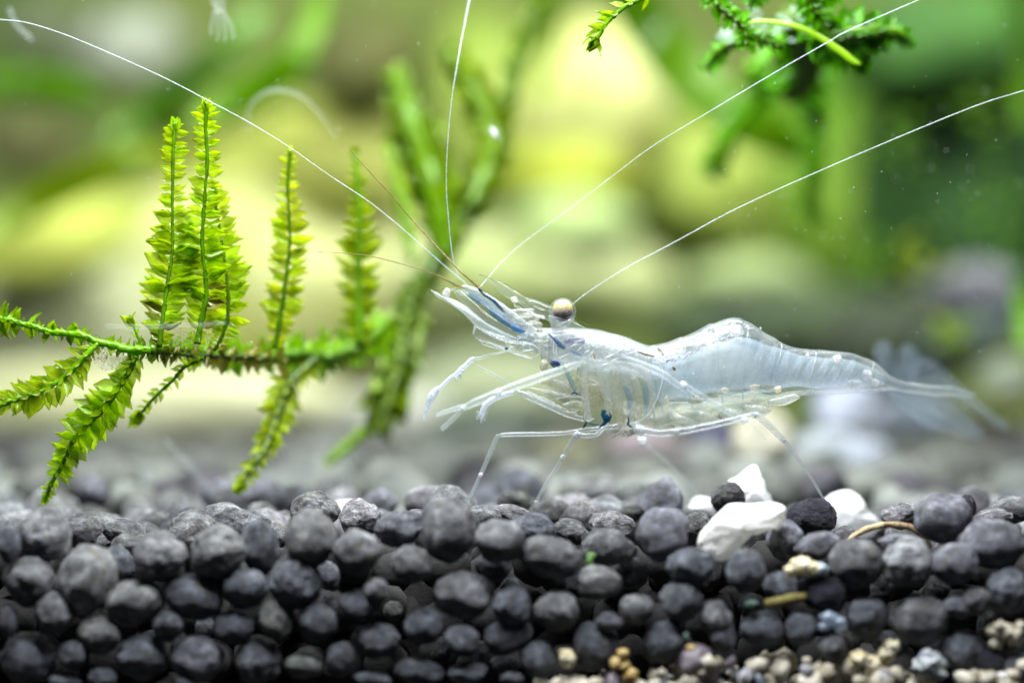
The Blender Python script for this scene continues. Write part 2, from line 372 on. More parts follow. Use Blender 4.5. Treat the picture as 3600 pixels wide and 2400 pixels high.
for row, ps in byrow.items():
    ps.sort(key=lambda p: p[0])
    for i, p in enumerate(ps):
        u, v, ru, rv, tn, y, tilt, front = p
        k = PX(y)
        o = bpy.data.objects.new('soil_pellet', proto[random.randrange(6) if -.5 < y < .6 else random.randrange(18)]); C.objects.link(o)
        o.location = P(u, v, y)
        dep = min(ru, rv) * random.uniform(.95, 1.15)
        # a random turn of the shape, then the photograph's proportions
        q = Quaternion((random.gauss(0, 1), random.gauss(0, 1), random.gauss(0, 1), random.gauss(0, 1))).normalized()
        o.rotation_euler = (0, R(tilt), 0); o.scale = (ru * k * 1.02, dep * k, rv * k * 1.09)
        if random.random() < .5: o.scale.x *= -1
        if random.random() < .5: o.scale.y *= -1
        t = TONE[tn]; j = random.uniform(-7, 7)
        o.color = lin(*(max(20, c + j) for c in t), 1.0)
        shp = 'oval' if ru > rv * 1.25 else ('upright' if rv > ru * 1.15 else 'round')
        if row == 'behind': lab = f'blurred {TWORD[tn]} {shp} pellet standing out behind the crest, {ORD[i]} from the left'
        elif row == 'crest': lab = f'{TWORD[tn]} {shp} pellet on the crest of the bed, {ORD[i]} from the left'
        else: lab = f'{TWORD[tn]} {shp} pellet in the {row} of the bed, {ORD[i]} from the left'
        tag(o, lab, 'soil pellet', 'soil pellets of the tank bed')
        placed.append((o.location.x, y, max(ru, rv) * k))

# pellets strewn on the bed behind the crest
rnd = random.Random(11)
def bed_z(x, y): return -2.0 + .16 * noise.noise(Vector((x * .35, y * .3, 3))) - .012 * y
cnt = 0; far = []
def free(x, y, r):
    for (a, b, c) in placed:
        if (a - x) ** 2 + (b - y) ** 2 < (.8 * (r + c)) ** 2: return False
    return True
yy = .75
CHIPS = [(2612, 1700, 1.3, 75, 90), (2990, 1800, 1.6, 95, 85), (2462, 1778, 2.0, 45, 30), (1215, 1790, 1.7, 50, 30)]
def hides_chip(x, y, z, r):
    k = PX(y); u, v = 1800 + x / k, 1200 - (z + r) / k
    return any(y < c[2] + .4 and abs(u - c[0]) < c[3] + r / k * .8 and v < c[1] + c[4] * .4 for c in CHIPS)
nrow = 0
while yy < 30:
    nrow += 1; inrow = 0
    hw = 5.6 * (DIST + yy) / DIST + .6
    x = -hw + rnd.uniform(0, .4)
    while x < hw:
        r = rnd.uniform(.19, .29) * (1 if yy < 4 else rnd.choice((1, 1, 1.5, 1.9)))
        xx, y2 = x + rnd.uniform(-.12, .12), yy + rnd.uniform(-.15, .15)
        z = bed_z(xx, y2) + rnd.uniform(-.1, .1) + (rnd.random() < .12) * rnd.uniform(.15, .3)
        if free(xx, y2, r) and not hides_chip(xx, y2, z, r):
            if y2 < 4.3 and cnt < 135:
                o = bpy.data.objects.new('soil_pellet', proto[rnd.randrange(6, 18)]); C.objects.link(o)
                o.location = (xx, y2, z); o.rotation_euler = (rnd.uniform(0, 6), rnd.uniform(0, 6), rnd.uniform(0, 6))
                o.scale = (r * rnd.uniform(.85, 1.2), r, r * rnd.uniform(.85, 1.1))
                tn = rnd.choice('ggvpltd'); t = TONE[tn]; o.color = lin(*t)
                tag(o, f'{TWORD[tn]} blurred pellet in the {ORD[nrow - 1]} row behind the crest, {ORD[inrow]} from the left', 'soil pellet', 'blurred pellets behind the crest'); cnt += 1; inrow += 1
            else: far.append((xx, y2, z, r))
        x += rnd.uniform(.4, .56)
    yy += .46
s, s2, s3 = Soup(), Soup(), Soup(); fill = Soup()
for i, (x, y, z, r) in enumerate(far):
    (s, s2, s3)[rnd.choice((0, 0, 1, 1, 2))].add(blob_data((x, y, z), (r * rnd.uniform(.85, 1.2), r, r * rnd.uniform(.85, 1.1)), 3 if y < 7 else 2, .1, 1.2, i))
# inside of the bed, coloured near-black to stand for shade between the front pellets
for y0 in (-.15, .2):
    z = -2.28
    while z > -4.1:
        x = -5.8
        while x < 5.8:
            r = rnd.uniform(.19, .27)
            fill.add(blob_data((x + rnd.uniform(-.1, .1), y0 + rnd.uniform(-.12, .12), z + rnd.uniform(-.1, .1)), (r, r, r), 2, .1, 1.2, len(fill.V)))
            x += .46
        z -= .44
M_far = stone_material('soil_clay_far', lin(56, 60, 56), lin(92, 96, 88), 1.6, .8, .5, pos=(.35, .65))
g = fill.build('gravel', stone_material('soil_clay_gap_shade', lin(24, 23, 23), lin(40, 39, 38), 3, .95, .3)); tag(g, 'soil pellets packed behind those at the glass, coloured near-black as gap shade', 'gravel', kind='stuff')
for s_, m_, l_ in ((s2, stone_material('soil_clay_pale', lin(80, 86, 82), lin(122, 126, 120), 1.2, .8, .4), 'pale grey blurred pellets scattered over the bed towards the back'), (s3, stone_material('soil_clay_dull', lin(34, 34, 40), lin(64, 62, 68), 1.2, .8, .4), 'dark violet-grey blurred pellets scattered over the bed towards the back')):
    tag(s_.build('gravel', m_), l_, 'gravel', kind='stuff')
g = s.build('gravel', M_far); tag(g, 'grey soil pellets filling the bed and fading out of focus behind', 'gravel', kind='stuff')

# ---------------------------------------------------------------- white chips, shells, bits of debris in the bed
M_white = stone_material('white_chip', lin(244, 246, 248), lin(254, 254, 254), 3.5, .6, .5, trans=.35)
M_white2 = stone_material('white_chip_yellowed', lin(240, 234, 204), lin(254, 254, 250), 3.2, .6, .7, trans=.25, pos=(.28, .42))
M_cream = stone_material('cream_grit', lin(214, 194, 132), lin(244, 240, 216), 4, .5, .6, trans=.2)
M_gold = stone_material('ochre_grit', lin(190, 156, 84), lin(226, 204, 140), 6, .5, .4, trans=.2)
M_bluechip = glassy('bluish_shell', lin(200, 216, 235), .6, .3, .3, .2, 4, .3, transl=.4)
M_violet = stone_material('violet_grain', lin(104, 92, 98), lin(158, 150, 158), 2.0, .35, .3, trans=.15)
M_tube = stone_material('brown_shell_edge', lin(110, 76, 48), lin(190, 174, 134), 8, .6, .5, pos=(.4, .6))
M_olive = stone_material('olive_twig', lin(92, 84, 26), lin(132, 122, 50), 6, .6, .5)
M_teal = stone_material('teal_bit', lin(60, 82, 74), lin(92, 118, 106), 6)

def slab(name, pts, y, depth, mat, seed=0, lean=0.0, bevel=.3, n=7, amp=.05):
    """a thick chip: the outline rounded off towards front and back"""
    pts = catmull(list(pts) + [pts[0]], 7)[:-1]
    c = sum((np.array(p) for p in pts)) / len(pts)
    rings = []
    for j in range(-n, n + 1):
        t = j / n; sc = math.sqrt(max(0, 1 - abs(t) ** 2.6)) * (1 - bevel) + bevel if abs(t) < 1 else bevel * .6
        ring = []
        for p in pts:
            q = c + (np.array(p) - c) * sc
            w = P(q[0], q[1], y); w.y += t * depth + lean * (q[1] - c[1]) * PX(y)
            w += Vector((noise.noise(w * 3 + Vector((seed, 0, 0))), noise.noise(w * 3 + Vector((0, seed, 9))), noise.noise(w * 4 + Vector((5, 0, seed))))) * amp
            w += Vector((noise.noise(w * 11), noise.noise(w * 11 + Vector((3, 3, 3))), noise.noise(w * 11 + Vector((7, 7, 7))))) * amp * .55
            ring.append(w)
        rings.append(ring)
    V = [v for r_ in rings for v in r_]; m = len(pts); F = []
    for i in range(len(rings) - 1):
        for k in range(m):
            F.append((i * m + k, (i + 1) * m + k, (i + 1) * m + (k + 1) % m, i * m + (k + 1) % m))
    V.append(sum(rings[0], Vector()) / m); V.append(sum(rings[-1], Vector()) / m)
    for k in range(m):
        F.append((len(V) - 2, k, (k + 1) % m)); F.append((len(V) - 1, (len(rings) - 1) * m + (k + 1) % m, (len(rings) - 1) * m + k))
    me = mesh(name, V, F); base = P(c[0], c[1], y); rebase(me, base)
    o = link(name, me, mat); o.location = base
    return o
tag(slab('white_chip', [ZC(*p) for p in [(285,560),(300,480),(380,385),(480,330),(640,318),(780,298),(828,345),(815,420),(780,472),(715,460),(650,490),(600,512),(560,560),(525,595),(450,640),(375,655),(310,615)]], -.95, .17, M_white2, 3), 'big rough white stone chip with a yellowed lower edge lying against the glass', 'stone chip', 'white chips on the bed')
tag(slab('white_chip', [ZC(*p) for p in [(455,215),(530,140),(590,88),(650,100),(690,170),(730,260),(745,310),(700,330),(600,330),(560,260),(500,220)]], 1.3, .22, M_white, 5), 'pointed bluish white chip standing up behind the brown-grey pellet', 'stone chip', 'white chips on the bed')
tag(slab('white_chip', [ZC(*p) for p in [(1080,290),(1150,245),(1230,230),(1300,255),(1345,310),(1370,370),(1415,425),(1400,480),(1300,510),(1200,480),(1130,430),(1100,360)]], 1.6, .3, M_white, 8), 'rounded bright white chip behind the dark navy pellet', 'stone chip', 'white chips on the bed')
tag(slab('white_chip', [ZC(*p) for p in [(215,330),(260,290),(330,282),(370,300),(365,345),(290,365),(225,360)]], 2.0, .2, M_white, 9), 'small blurred white chip beside the brown-grey pellet', 'stone chip', 'white chips on the bed')
tag(slab('white_chip', [ZB(*p) for p in [(-40,310),(10,290),(70,300),(110,330),(80,380),(-10,400),(-50,360)]], 1.7, .15, M_white, 12), 'small white chip tucked behind the speckled pellet near the moss', 'stone chip', 'white chips on the bed')
# ring-shaped shell edge
pts = [(1205,575,14),(1260,520,17),(1340,475,19),(1430,448,20),(1530,440,20),(1620,455,20),(1690,495,19),(1735,545,17),(1760,590,12)]
s = Soup().add(tube_data([P(*ZC(p[0], p[1]), -.55) for p in catmull(pts, 5)], [p[2] / 1.809 / PXU for p in catmull(pts, 5)], 10, 1.0, .25, 4))
b0 = P(*ZC(1480, 560), -.55); o = s.build('snail_shell_rim', M_tube, base=b0); o.location = b0
tag(o, 'brown curved shell rim arching over violet-grey pellets', 'shell')
s = Soup().add(ptube([ZC(705, 945) + (17,), ZC(800, 925) + (18,), ZC(900, 905) + (17,), ZC(965, 895) + (15,)], 10, 4, -1.3, 1.0, .2))
b0 = P(*ZC(835, 920), -1.3); o = s.build('twig', M_olive, base=b0); o.location = b0
tag(o, 'short olive brown twig wedged between the pellets', 'twig')
def lump(name, Z, blobs, y, mat, label, cat, seed=0, amp=.3):
    s = Soup()
    for i, (x, yy, rx, ry) in enumerate(blobs):
        s.add(pblob(*Z(x, yy), rx / 1.809, ry / 1.809, y, sub=3, amp=amp, freq=1.8, seed=seed + i, fine=.12))
    c = blobs[0]; b0 = P(*Z(c[0], c[1]), y); o = s.build(name, mat, base=b0); o.location = b0
    return tag(o, label, cat)
lump('grit_lump', ZC, [(930,700,70,50),(870,735,45,40),(1000,720,60,40)], -1.3, M_cream, 'crumbly cream and ochre grit lump on the dark angular pellet', 'grit', 3)
lump('grit_chip', ZC, [(1050,725,60,42),(1010,750,40,22)], -1.28, stone_material('slate_chip', lin(80, 100, 112), lin(190, 205, 210), 5), 'small slate blue chip beside the cream grit lump', 'grit', 7)
lump('algae_scrap', ZC, [(620,945,48,28)], -1.3, M_teal, 'tiny teal algae scrap beside the olive twig', 'algae', 9)
lump('algae_scrap', ZB, [(1580,665,22,45),(1600,640,18,20)], -1.1, stone_material('green_scrap', lin(70, 110, 50), lin(110, 150, 80), 6), 'tiny green algae scrap below the hollowed grey pellet', 'algae', 10)
lump('shell_chip', ZC, [(1110,1030,62,45),(1170,1065,52,50),(1090,1085,48,28)], -1.3, M_bluechip, 'translucent bluish white shell chip under the dark angular pellet', 'shell', 12, .2)
lump('sand_cluster', ZC, [(1310,1290,72,45),(1250,1320,30,40),(1400,1320,60,45),(1470,1270,52,50),(1510,1220,45,48),(1530,1200,22,25),(1440,1370,60,40)], -1.3, M_cream, 'bright cream coral-like grit cluster near the bottom edge', 'grit', 15, .45)
lump('sand_cluster', ZC, [(2200,1110,85,65),(2290,1140,60,60),(2170,1190,45,40),(2320,1090,40,45)], -1.3, stone_material('mixed_grit', lin(120, 110, 84), lin(214, 208, 190), 4.5), 'speckled beige grit cluster beside the bluish pellet at the right edge', 'grit', 20, .4)
lump('sand_cluster', ZC, [(1760,1310,75,62),(1700,1350,60,50),(1800,1380,50,50)], -1.35, stone_material('quartz_grit', lin(60, 74, 92), lin(222, 226, 226), 3.6), 'angular quartz grit cluster, white and dark blue, near the bottom edge', 'grit', 24, .5)
lump('sand_grain', ZC, [(2200,1410,70,42)], -1.3, M_white2, 'round white grain at the bottom edge under the bluish pellet', 'grit', 28, .2)
lump('sand_grain', ZB, [(1440,1290,52,58),(1410,1255,30,28)], -1.3, M_cream, 'pale cream pebble beside the blue-grey pellet', 'grit', 30, .2)
lump('sand_cluster', ZB, [(1790,1262,42,42),(1745,1320,42,40),(1800,1335,40,38),(1840,1400,50,52)], -1.32, M_gold, 'yellow grit cluster of rounded grains at the bottom edge', 'grit', 33, .2)
o = lump('violet_grain', ZC, [(265,1315,140,118),(330,1370,95,75)], -1.2, M_violet, 'large glassy violet brown mineral grain with an orange spot', 'grit', 40, .12)
lump('sand_grain', ZC, [(232,1222,30,20)], -1.48, M_gold, 'tiny orange grain on top of the violet mineral grain', 'grit', 44, .2)
lump('sand_grain', ZC, [(205,1150,18,26)], -1.4, M_teal, 'tiny pale teal grain above the violet mineral grain', 'grit', 45, .2)
# loose sand along the bottom edge
grit = [M_cream, M_white2, M_violet, M_gold, stone_material('beige_grit', lin(150, 142, 118), lin(222, 216, 198), 5, trans=.1), stone_material('grey_grit', lin(120, 118, 124), lin(196, 198, 204), 5),
        M_bluechip]
pm = []
for i in range(8):
    V, F = ICO[2]; V2, _ = blob_data((0, 0, 0), (1, 1, 1), 2, .42, 1.6, i + 70, 0, .15); pm.append((V2, F))
rs = random.Random(5); gm = {}
sf = Soup(); ngr = 0; grains = []
for k in range(190):
    u = rs.uniform(1900, 3660); top = 2405 - 105 * min(1, max(0, (u - 1900) / 500)) * (.6 + .4 * math.sin(u / 190.0))
    v = rs.uniform(top, 2440); r = rs.uniform(12, 44) * rs.choice((.7, 1, 1))
    y = rs.uniform(-1.42, -.9)
    if v - r > 2405: continue
    i = rs.randrange(8); mi = rs.choice((0, 1, 2, 4, 4, 5, 5, 6, 6, 5))
    key = (i, mi)
    if key not in gm:
        me = mesh('sand_grain', pm[i][0], pm[i][1]); me.materials.append(grit[mi]); me.polygons.foreach_set('use_smooth', [False] * len(me.polygons)) if rs.random() < .35 else None; gm[key] = me
    if r > 16 and ngr < 34:
        o = bpy.data.objects.new('sand_grain', gm[key]); C.objects.link(o); ngr += 1
        o.location = P(u, v, y); kk = PX(y) * r; o.scale = (kk * rs.uniform(.8, 1.4), kk, kk * rs.uniform(.7, 1.1)); o.rotation_euler = (rs.uniform(0, 6), rs.uniform(0, 6), rs.uniform(0, 6))
        grains.append((u, mi, o))
    else:
        sf.add(blob_data(P(u, v, y), (r * PX(y) * 1.1, r * PX(y), r * PX(y)), 2, .42, 1.6, k))
GW = ['cream', 'white', 'violet brown', 'ochre', 'beige', 'grey', 'bluish clear']
for i, (u, mi, o) in enumerate(sorted(grains, key=lambda g_: g_[0])):
    tag(o, f'{GW[mi]} angular sand grain, {ORD[i]} from the left among larger ones at the bottom', 'sand grain', 'sand grains along the bottom')
o = sf.build('sand', grit[4]); tag(o, 'fine beige sand along the bottom edge of the tank', 'sand', kind='stuff')
# ---------------------------------------------------------------- moss with leafy shoots
M_LEAF = leaf_material('moss_leaf', lin(196, 224, 12), lin(92, 150, 8), .24, .62, .02)
M_LEAF_Y = leaf_material('moss_leaf_yellow', lin(202, 222, 12), lin(130, 158, 16), .22, .6, .02)
M_LEAF_D = leaf_material('moss_leaf_green', lin(150, 190, 8), lin(86, 132, 6), .08, .5, .03)
M_LEAF_O = leaf_material('moss_leaf_old', lin(140, 142, 44), lin(84, 80, 30), .08, .4, .03)
M_STEM = leaf_material('moss_stem', lin(96, 144, 12), lin(58, 98, 10), .0, .3, .04, .3)
M_STEM_B = leaf_material('moss_stem_bright', lin(126, 190, 12), lin(84, 142, 10), .0, .4, .03, .45)
M_STEM_D = leaf_material('moss_stem_old', lin(70, 96, 24), lin(64, 60, 24), .0, .2, .03, .4)

def leaf_data(width=.36, bend=.18, cup=.22, tip=1.6, seed=0):
    V, F, E = [], [], []
    n = 7; r_ = random.Random(seed)
    for i in range(n + 1):
        t = i / n
        wd = width * (math.sin(math.pi * min(1, t * .94 + .06) ** .78) ** .8) * (1 - t ** 3 * .35) if t < 1 else .0
        wd = max(wd, .012 if t == 1 else .03)
        ja, jb = 1 + r_.uniform(-.12, .12), 1 + r_.uniform(-.12, .12)
        for k, s_ in enumerate((-1, -.55, 0, .55, 1)):
            z = cup * width * (abs(s_) ** 1.6) * 1.4 - bend * t * t
            V.append(Vector((t, s_ * wd * (ja if s_ < 0 else jb), z))); E.append(1.0 if abs(s_) == 1 else (.55 if s_ == 0 else 0.0))
    for i in range(n):
        for k in range(4):
            a = i * 5 + k; F.append((a, a + 1, a + 6, a + 5))
    return V, F, E
LEAFV = [leaf_data(.27, .20, .3, seed=1), leaf_data(.31, .05, .2, seed=2), leaf_data(.24, .30, .35, seed=3), leaf_data(.29, -.12, .3, seed=4), leaf_data(.33, .12, .1, seed=5)]
leaf_me = {}
def leaf_mesh(i, mat):
    if (i, mat.name) not in leaf_me:
        V, F, E = LEAFV[i]; me = mesh('leaf', V, F); me.materials.append(mat)
        at = me.attributes.new('edge', 'FLOAT', 'POINT'); at.data.foreach_set('value', E); leaf_me[(i, mat.name)] = me
    return leaf_me[(i, mat.name)]
n_leaf_objects = 0
rl = random.Random(3)
def shoot(parent, name, pts, radii, env, spacing=18, ang=(58, 78), lmat=None, smat=None, single=False, rows=2, jit=.18, roll=(20, 55), side_bias=None, tipbud=0, base_old=0.0, spread=.45, front=True):
    """pts: (u, v, y) from base to tip; env: (fraction along, leaf length in photo px); leaves alternate along the stem"""
    global n_leaf_objects
    lmat = lmat or M_LEAF; smat = smat or M_STEM
    rs_ = catmull([(p[0], p[1], p[2], r) for p, r in zip(pts, radii)], 8)
    pw = [P(r[0], r[1], r[2]) for r in rs_]; rw = [r[3] * PX(r[2]) for r in rs_]
    base = pw[0] - parent.location
    st = Soup().add(tube_data(pw, rw, 8, 1.0, .6, rl.random() * 9), [rl.random() * .6 for _ in range(len(pw) * 8)])
    so = st.build(name, smat, parent, base=pw[0], edge=True); so.location = base
    cum = [0]
    for a, b in zip(rs_, rs_[1:]): cum.append(cum[-1] + math.hypot(b[0] - a[0], b[1] - a[1]))
    tot = cum[-1]; s_ = spacing * .5; k = 0; lump_ = Soup()
    while s_ < tot:
        i = max(j for j in range(len(cum)) if cum[j] <= s_); i = min(i, len(pw) - 2)
        f = (s_ - cum[i]) / max(1e-6, cum[i + 1] - cum[i]); pos = pw[i].lerp(pw[i + 1], f); T = (pw[i + 1] - pw[i]).normalized()
        t = s_ / tot
        ln = np.interp(t, [e[0] for e in env], [e[1] for e in env]) * (1 + rl.uniform(-jit, jit))
        y = rs_[i][2]
        view = Vector((0, -1, 0)); S = T.cross(view).normalized()
        for side in ((1, -1) if rows > 1 else ((1,) if k % 2 else (-1,))):
            if side_bias and rl.random() > side_bias[0 if side > 0 else 1]: continue
            if ln < 4: continue
            a = R(rl.uniform(*ang)); l = ln * rl.uniform(.95, 1.3) * PX(y)
            dr = (T * math.cos(a) + S * side * math.sin(a) + view * rl.uniform(-spread, spread)).normalized()
            nrm = view - dr * view.dot(dr); nrm.normalize()
            ph = R(rl.uniform(*roll)) * (1 if rl.random() < .8 else -1) * side
            nrm = Quaternion(dr, ph) @ nrm
            Yv = nrm.cross(dr)
            m3 = Matrix((dr * l, Yv * l * rl.uniform(.85, 1.2), nrm * l)).transposed()
            pp = pos + S * side * rw[i] * .5 - view * rw[i] * .7 + T * rl.uniform(-.3, .3) * spacing * PX(y)
            mat_ = lmat
            if base_old > 0 and t < base_old and rl.random() < .3: mat_ = M_LEAF_O
            vi = rl.randrange(5)
            if single and n_leaf_objects < 296:
                me = leaf_mesh(vi, mat_); lo = bpy.data.objects.new('leaf', me); C.objects.link(lo); lo.parent = so
                M4 = m3.to_4x4(); M4.translation = pp - pw[0]; lo.matrix_basis = M4; n_leaf_objects += 1
            else:
                V, F, E = LEAFV[vi]; lump_.add(([m3 @ v + pp for v in V], F), E)
        # a small leaf lying along the stem, towards the camera
        if front and rows > 1 and k % 2 == 0 and ln > 8:
            l = ln * .5 * PX(y); dr = (T * .9 + S * rl.uniform(-.45, .45) + view * .3).normalized()
            nrm = view - dr * view.dot(dr); nrm.normalize(); Yv = nrm.cross(dr); m3 = Matrix((dr * l, Yv * l, nrm * l)).transposed()
            V, F, E = LEAFV[1]; lump_.add(([m3 @ v + pos + view * rw[i] for v in V], F), E)
        s_ += spacing * rl.uniform(.8, 1.2); k += 1
    if tipbud:
        T = (pw[-1] - pw[-2]).normalized(); view = Vector((0, -1, 0))
        for j in range(5):
            l = tipbud * PX(rs_[-1][2]); S = T.cross(view).normalized(); dr = (T + S * rl.uniform(-.28, .28) + view * rl.uniform(-.2, .3)).normalized()
            nrm = view - dr * view.dot(dr); nrm.normalize(); nrm = Quaternion(dr, rl.uniform(-1, 1)) @ nrm; Yv = nrm.cross(dr)
            m3 = Matrix((dr * l, Yv * l, nrm * l)).transposed(); V, F, E = LEAFV[j]; lump_.add(([m3 @ v + pw[-1] - T * l * .6 for v in V], F), E)
    if lump_.V:
        lo = lump_.build('leaves', lmat, so, base=pw[0], edge=True); lo['kind'] = 'stuff'
    return so
def zp(Z, pts, y0=0.0, y1=None):
    n = len(pts); y1 = y0 if y1 is None else y1
    return [Z(*p[:2]) + (y0 + (y1 - y0) * i / (n - 1),) for i, p in enumerate(pts)]

moss = empty('aquarium_moss', P(620, 1230, .1))
tag(moss, 'yellow-green aquatic moss frond with tall upright leafy shoots on a creeping stem', 'moss')
s_up = dict(single=True, spacing=22, roll=(0, 34), ang=(64, 90), spread=.22, front=False)
shoot(moss, 'shoot', zp(ZM, [(182,1520),(205,1320),(235,1120),(258,950),(258,700),(262,400),(275,215)], 0.0, .25), [10,8,7,6,5.5,6,9],
      [(0,20),(.06,50),(.14,78),(.3,82),(.45,72),(.55,58),(.7,40),(.85,42),(.95,36),(1,14)], tipbud=52, base_old=.16, smat=M_STEM, **s_up)
shoot(moss, 'shoot', zp(ZM, [(400,1500),(425,1370),(455,1200),(432,950),(440,700),(460,450),(450,250),(455,100)], .12, .15), [11,10,8,7,6.5,6,6.5,9],
      [(0,20),(.06,45),(.14,66),(.3,74),(.45,66),(.58,52),(.75,38),(.88,44),(.96,34),(1,12)], tipbud=46, base_old=.26, smat=M_STEM, **s_up)
shoot(moss, 'shoot', zp(ZM, [(500,1540),(560,1420),(582,1290),(565,1060),(530,820),(495,590)], .45, .4), [6,7,7,6,5.5,6],
      [(0,14),(.12,40),(.25,72),(.45,76),(.6,66),(.8,50),(.95,38),(1,14)], tipbud=44, smat=M_STEM, **s_up)
shoot(moss, 'shoot', zp(ZM, [(855,1520),(880,1360),(908,1180),(932,1000),(938,850),(925,600),(942,370)], 1.2, 1.0), [10,9,8,7,6,6,8],
      [(0,16),(.1,44),(.22,66),(.32,70),(.42,60),(.55,64),(.7,44),(.82,30),(.93,30),(1,12)], tipbud=40, lmat=M_LEAF_Y, single=True, spacing=22, roll=(5, 50), ang=(60, 88), front=False)
shoot(moss, 'shoot', [(1265,1215,2.2),(1260,1000,2.3),(1264,765,2.3),(1248,530,2.4)], [16,13,10,8],
      [(0,30),(.2,66),(.45,66),(.7,42),(.9,24),(1,10)], tipbud=40, lmat=M_LEAF_Y, spacing=22, front=False)
shoot(moss, 'creeping_stem', zp(ZN, [(-120,380),(0,420),(130,440),(300,490),(430,520),(600,580),(800,600),(1000,620),(1180,700),(1400,750),(1600,800),(1850,805)], .25, 0), [9,10,10,10,10,11,12,12,12,14,15,15],
      [(0,44),(.2,36),(.5,26),(.8,26),(1,26)], spacing=17, lmat=M_LEAF_D, smat=M_STEM_B, ang=(60, 120), single=True, jit=.5)
shoot(moss, 'creeping_stem', zp(ZO, [(190,430),(330,430),(450,430),(600,455),(750,470),(1000,485),(1250,480),(1500,465),(1750,480),(1930,400),(2080,290),(2180,190)], 0.0, 3.6), [17,15,15,14,15,17,18,22,24,26,26,26],
      [(0,36),(.3,44),(.5,46),(.7,58),(1,64)], spacing=15, lmat=M_LEAF_D, smat=M_STEM, ang=(50, 110), jit=.4)
shoot(moss, 'shoot', zp(ZO, [(230,440),(420,470),(640,480),(900,490),(1150,505),(1330,530)], .1, 1.6), [6,6,7,8,8,6],
      [(0,30),(1,44)], spacing=22, lmat=M_LEAF_O, smat=M_STEM_D, ang=(40, 130), jit=.5)
shoot(moss, 'shoot', zp(ZN, [(1200,720),(1040,880),(850,1080),(650,1230),(450,1330),(200,1400),(0,1470),(-200,1540)], .05, -.25), [10,11,9,8,8,9,10,10],
      [(0,26),(.2,52),(.4,62),(.7,56),(1,44)], spacing=22, single=True, lmat=M_LEAF, smat=M_STEM_B, ang=(45, 80), roll=(0, 50))
shoot(moss, 'shoot', zp(ZP, [(805,420),(770,500),(725,570),(620,720),(500,840),(430,930),(370,1060),(300,1180),(268,1275)], .0, .5), [8,10,10,11,9,8,7,8,5],
      [(0,30),(.15,62),(.35,82),(.55,74),(.7,50),(.85,34),(1,20)], spacing=20, single=True, lmat=M_LEAF, smat=M_STEM_B, ang=(40, 80), roll=(0, 50), tipbud=48)
shoot(moss, 'shoot', zp(ZO, [(640,500),(480,580),(380,690),(250,810),(150,920),(60,1030)], .35, .75), [7,7,6,6,6,3],
      [(0,26),(.3,30),(.7,28),(.9,26),(1,20)], spacing=24, lmat=M_LEAF, smat=M_STEM_B, ang=(25, 70), tipbud=75)
shoot(moss, 'shoot', zp(ZO, [(1600,500),(1440,640),(1310,850),(1250,1050),(1180,1230),(1090,1380),(940,1610)], 2.3, 1.5), [14,16,18,15,12,11,8],
      [(0,30),(.15,52),(.35,66),(.55,60),(.7,40),(.85,34),(1,24)], spacing=18, lmat=M_LEAF_Y, smat=M_STEM_D, ang=(35, 75), tipbud=60)
shoot(moss, 'sprig', zp(ZN, [(1720,760),(1690,640),(1640,520),(1590,430)], .12, .1), [5,5,4,3],
      [(0,18),(.6,30),(1,36)], spacing=26, lmat=M_LEAF, smat=M_STEM_B, ang=(20, 45), single=True, tipbud=40)
# clear jelly and brown dust caught under the creeping stem
M_JELLY = glassy('clear_jelly', lin(222, 226, 206), .10, .2, .2, .1, 9, .9, bump=.6)
s = Soup()
for i, (x, y, rx, ry) in enumerate([(1230,900,75,90),(1350,930,110,85),(1480,930,100,90),(1560,900,70,80),(1300,1010,80,50),(1450,1010,90,50)]):
    s.add(pblob(*ZN(x, y), rx / 3.485, ry / 3.485, .1, 12, 3, .3, 1.6, i, 0, .2))
o = s.build('jelly_film', M_JELLY, base=P(*ZN(1400, 930), .1)); o.location = P(*ZN(1400, 930), .1)
tag(o, 'clear jelly film with brown dust hanging under the creeping moss stem', 'film')
s = Soup()
for i in range(60):
    x, y = rl.gauss(1400, 110), rl.gauss(870, 55)
    if i % 3 == 0: x, y = rl.uniform(1650, 1950), rl.gauss(905, 22)
    s.add(pblob(*ZN(x, y), rl.uniform(1, 3.4), rl.uniform(1, 3), .06 + rl.uniform(-.05, .1), sub=1, amp=.3, seed=i))
o2 = s.build('dust_crumbs', stone_material('detritus', lin(92, 70, 30), lin(150, 130, 84), 9), o, base=P(*ZN(1400, 930), .1)); o2['kind'] = 'stuff'

# mulm clinging to the foot of the shoots
s = Soup()
for i in range(45):
    x, y = rl.gauss(560, 150), rl.gauss(330, 60)
    s.add(pblob(*ZO(x, y), rl.uniform(2, 7), rl.uniform(2, 7), rl.uniform(-.05, .35), sub=1, amp=.5, seed=i))
o = s.build('mulm', glassy('mulm', lin(196, 188, 150), .28, .3, .1, .3, 12, .6), moss, base=moss.location); o['kind'] = 'stuff'

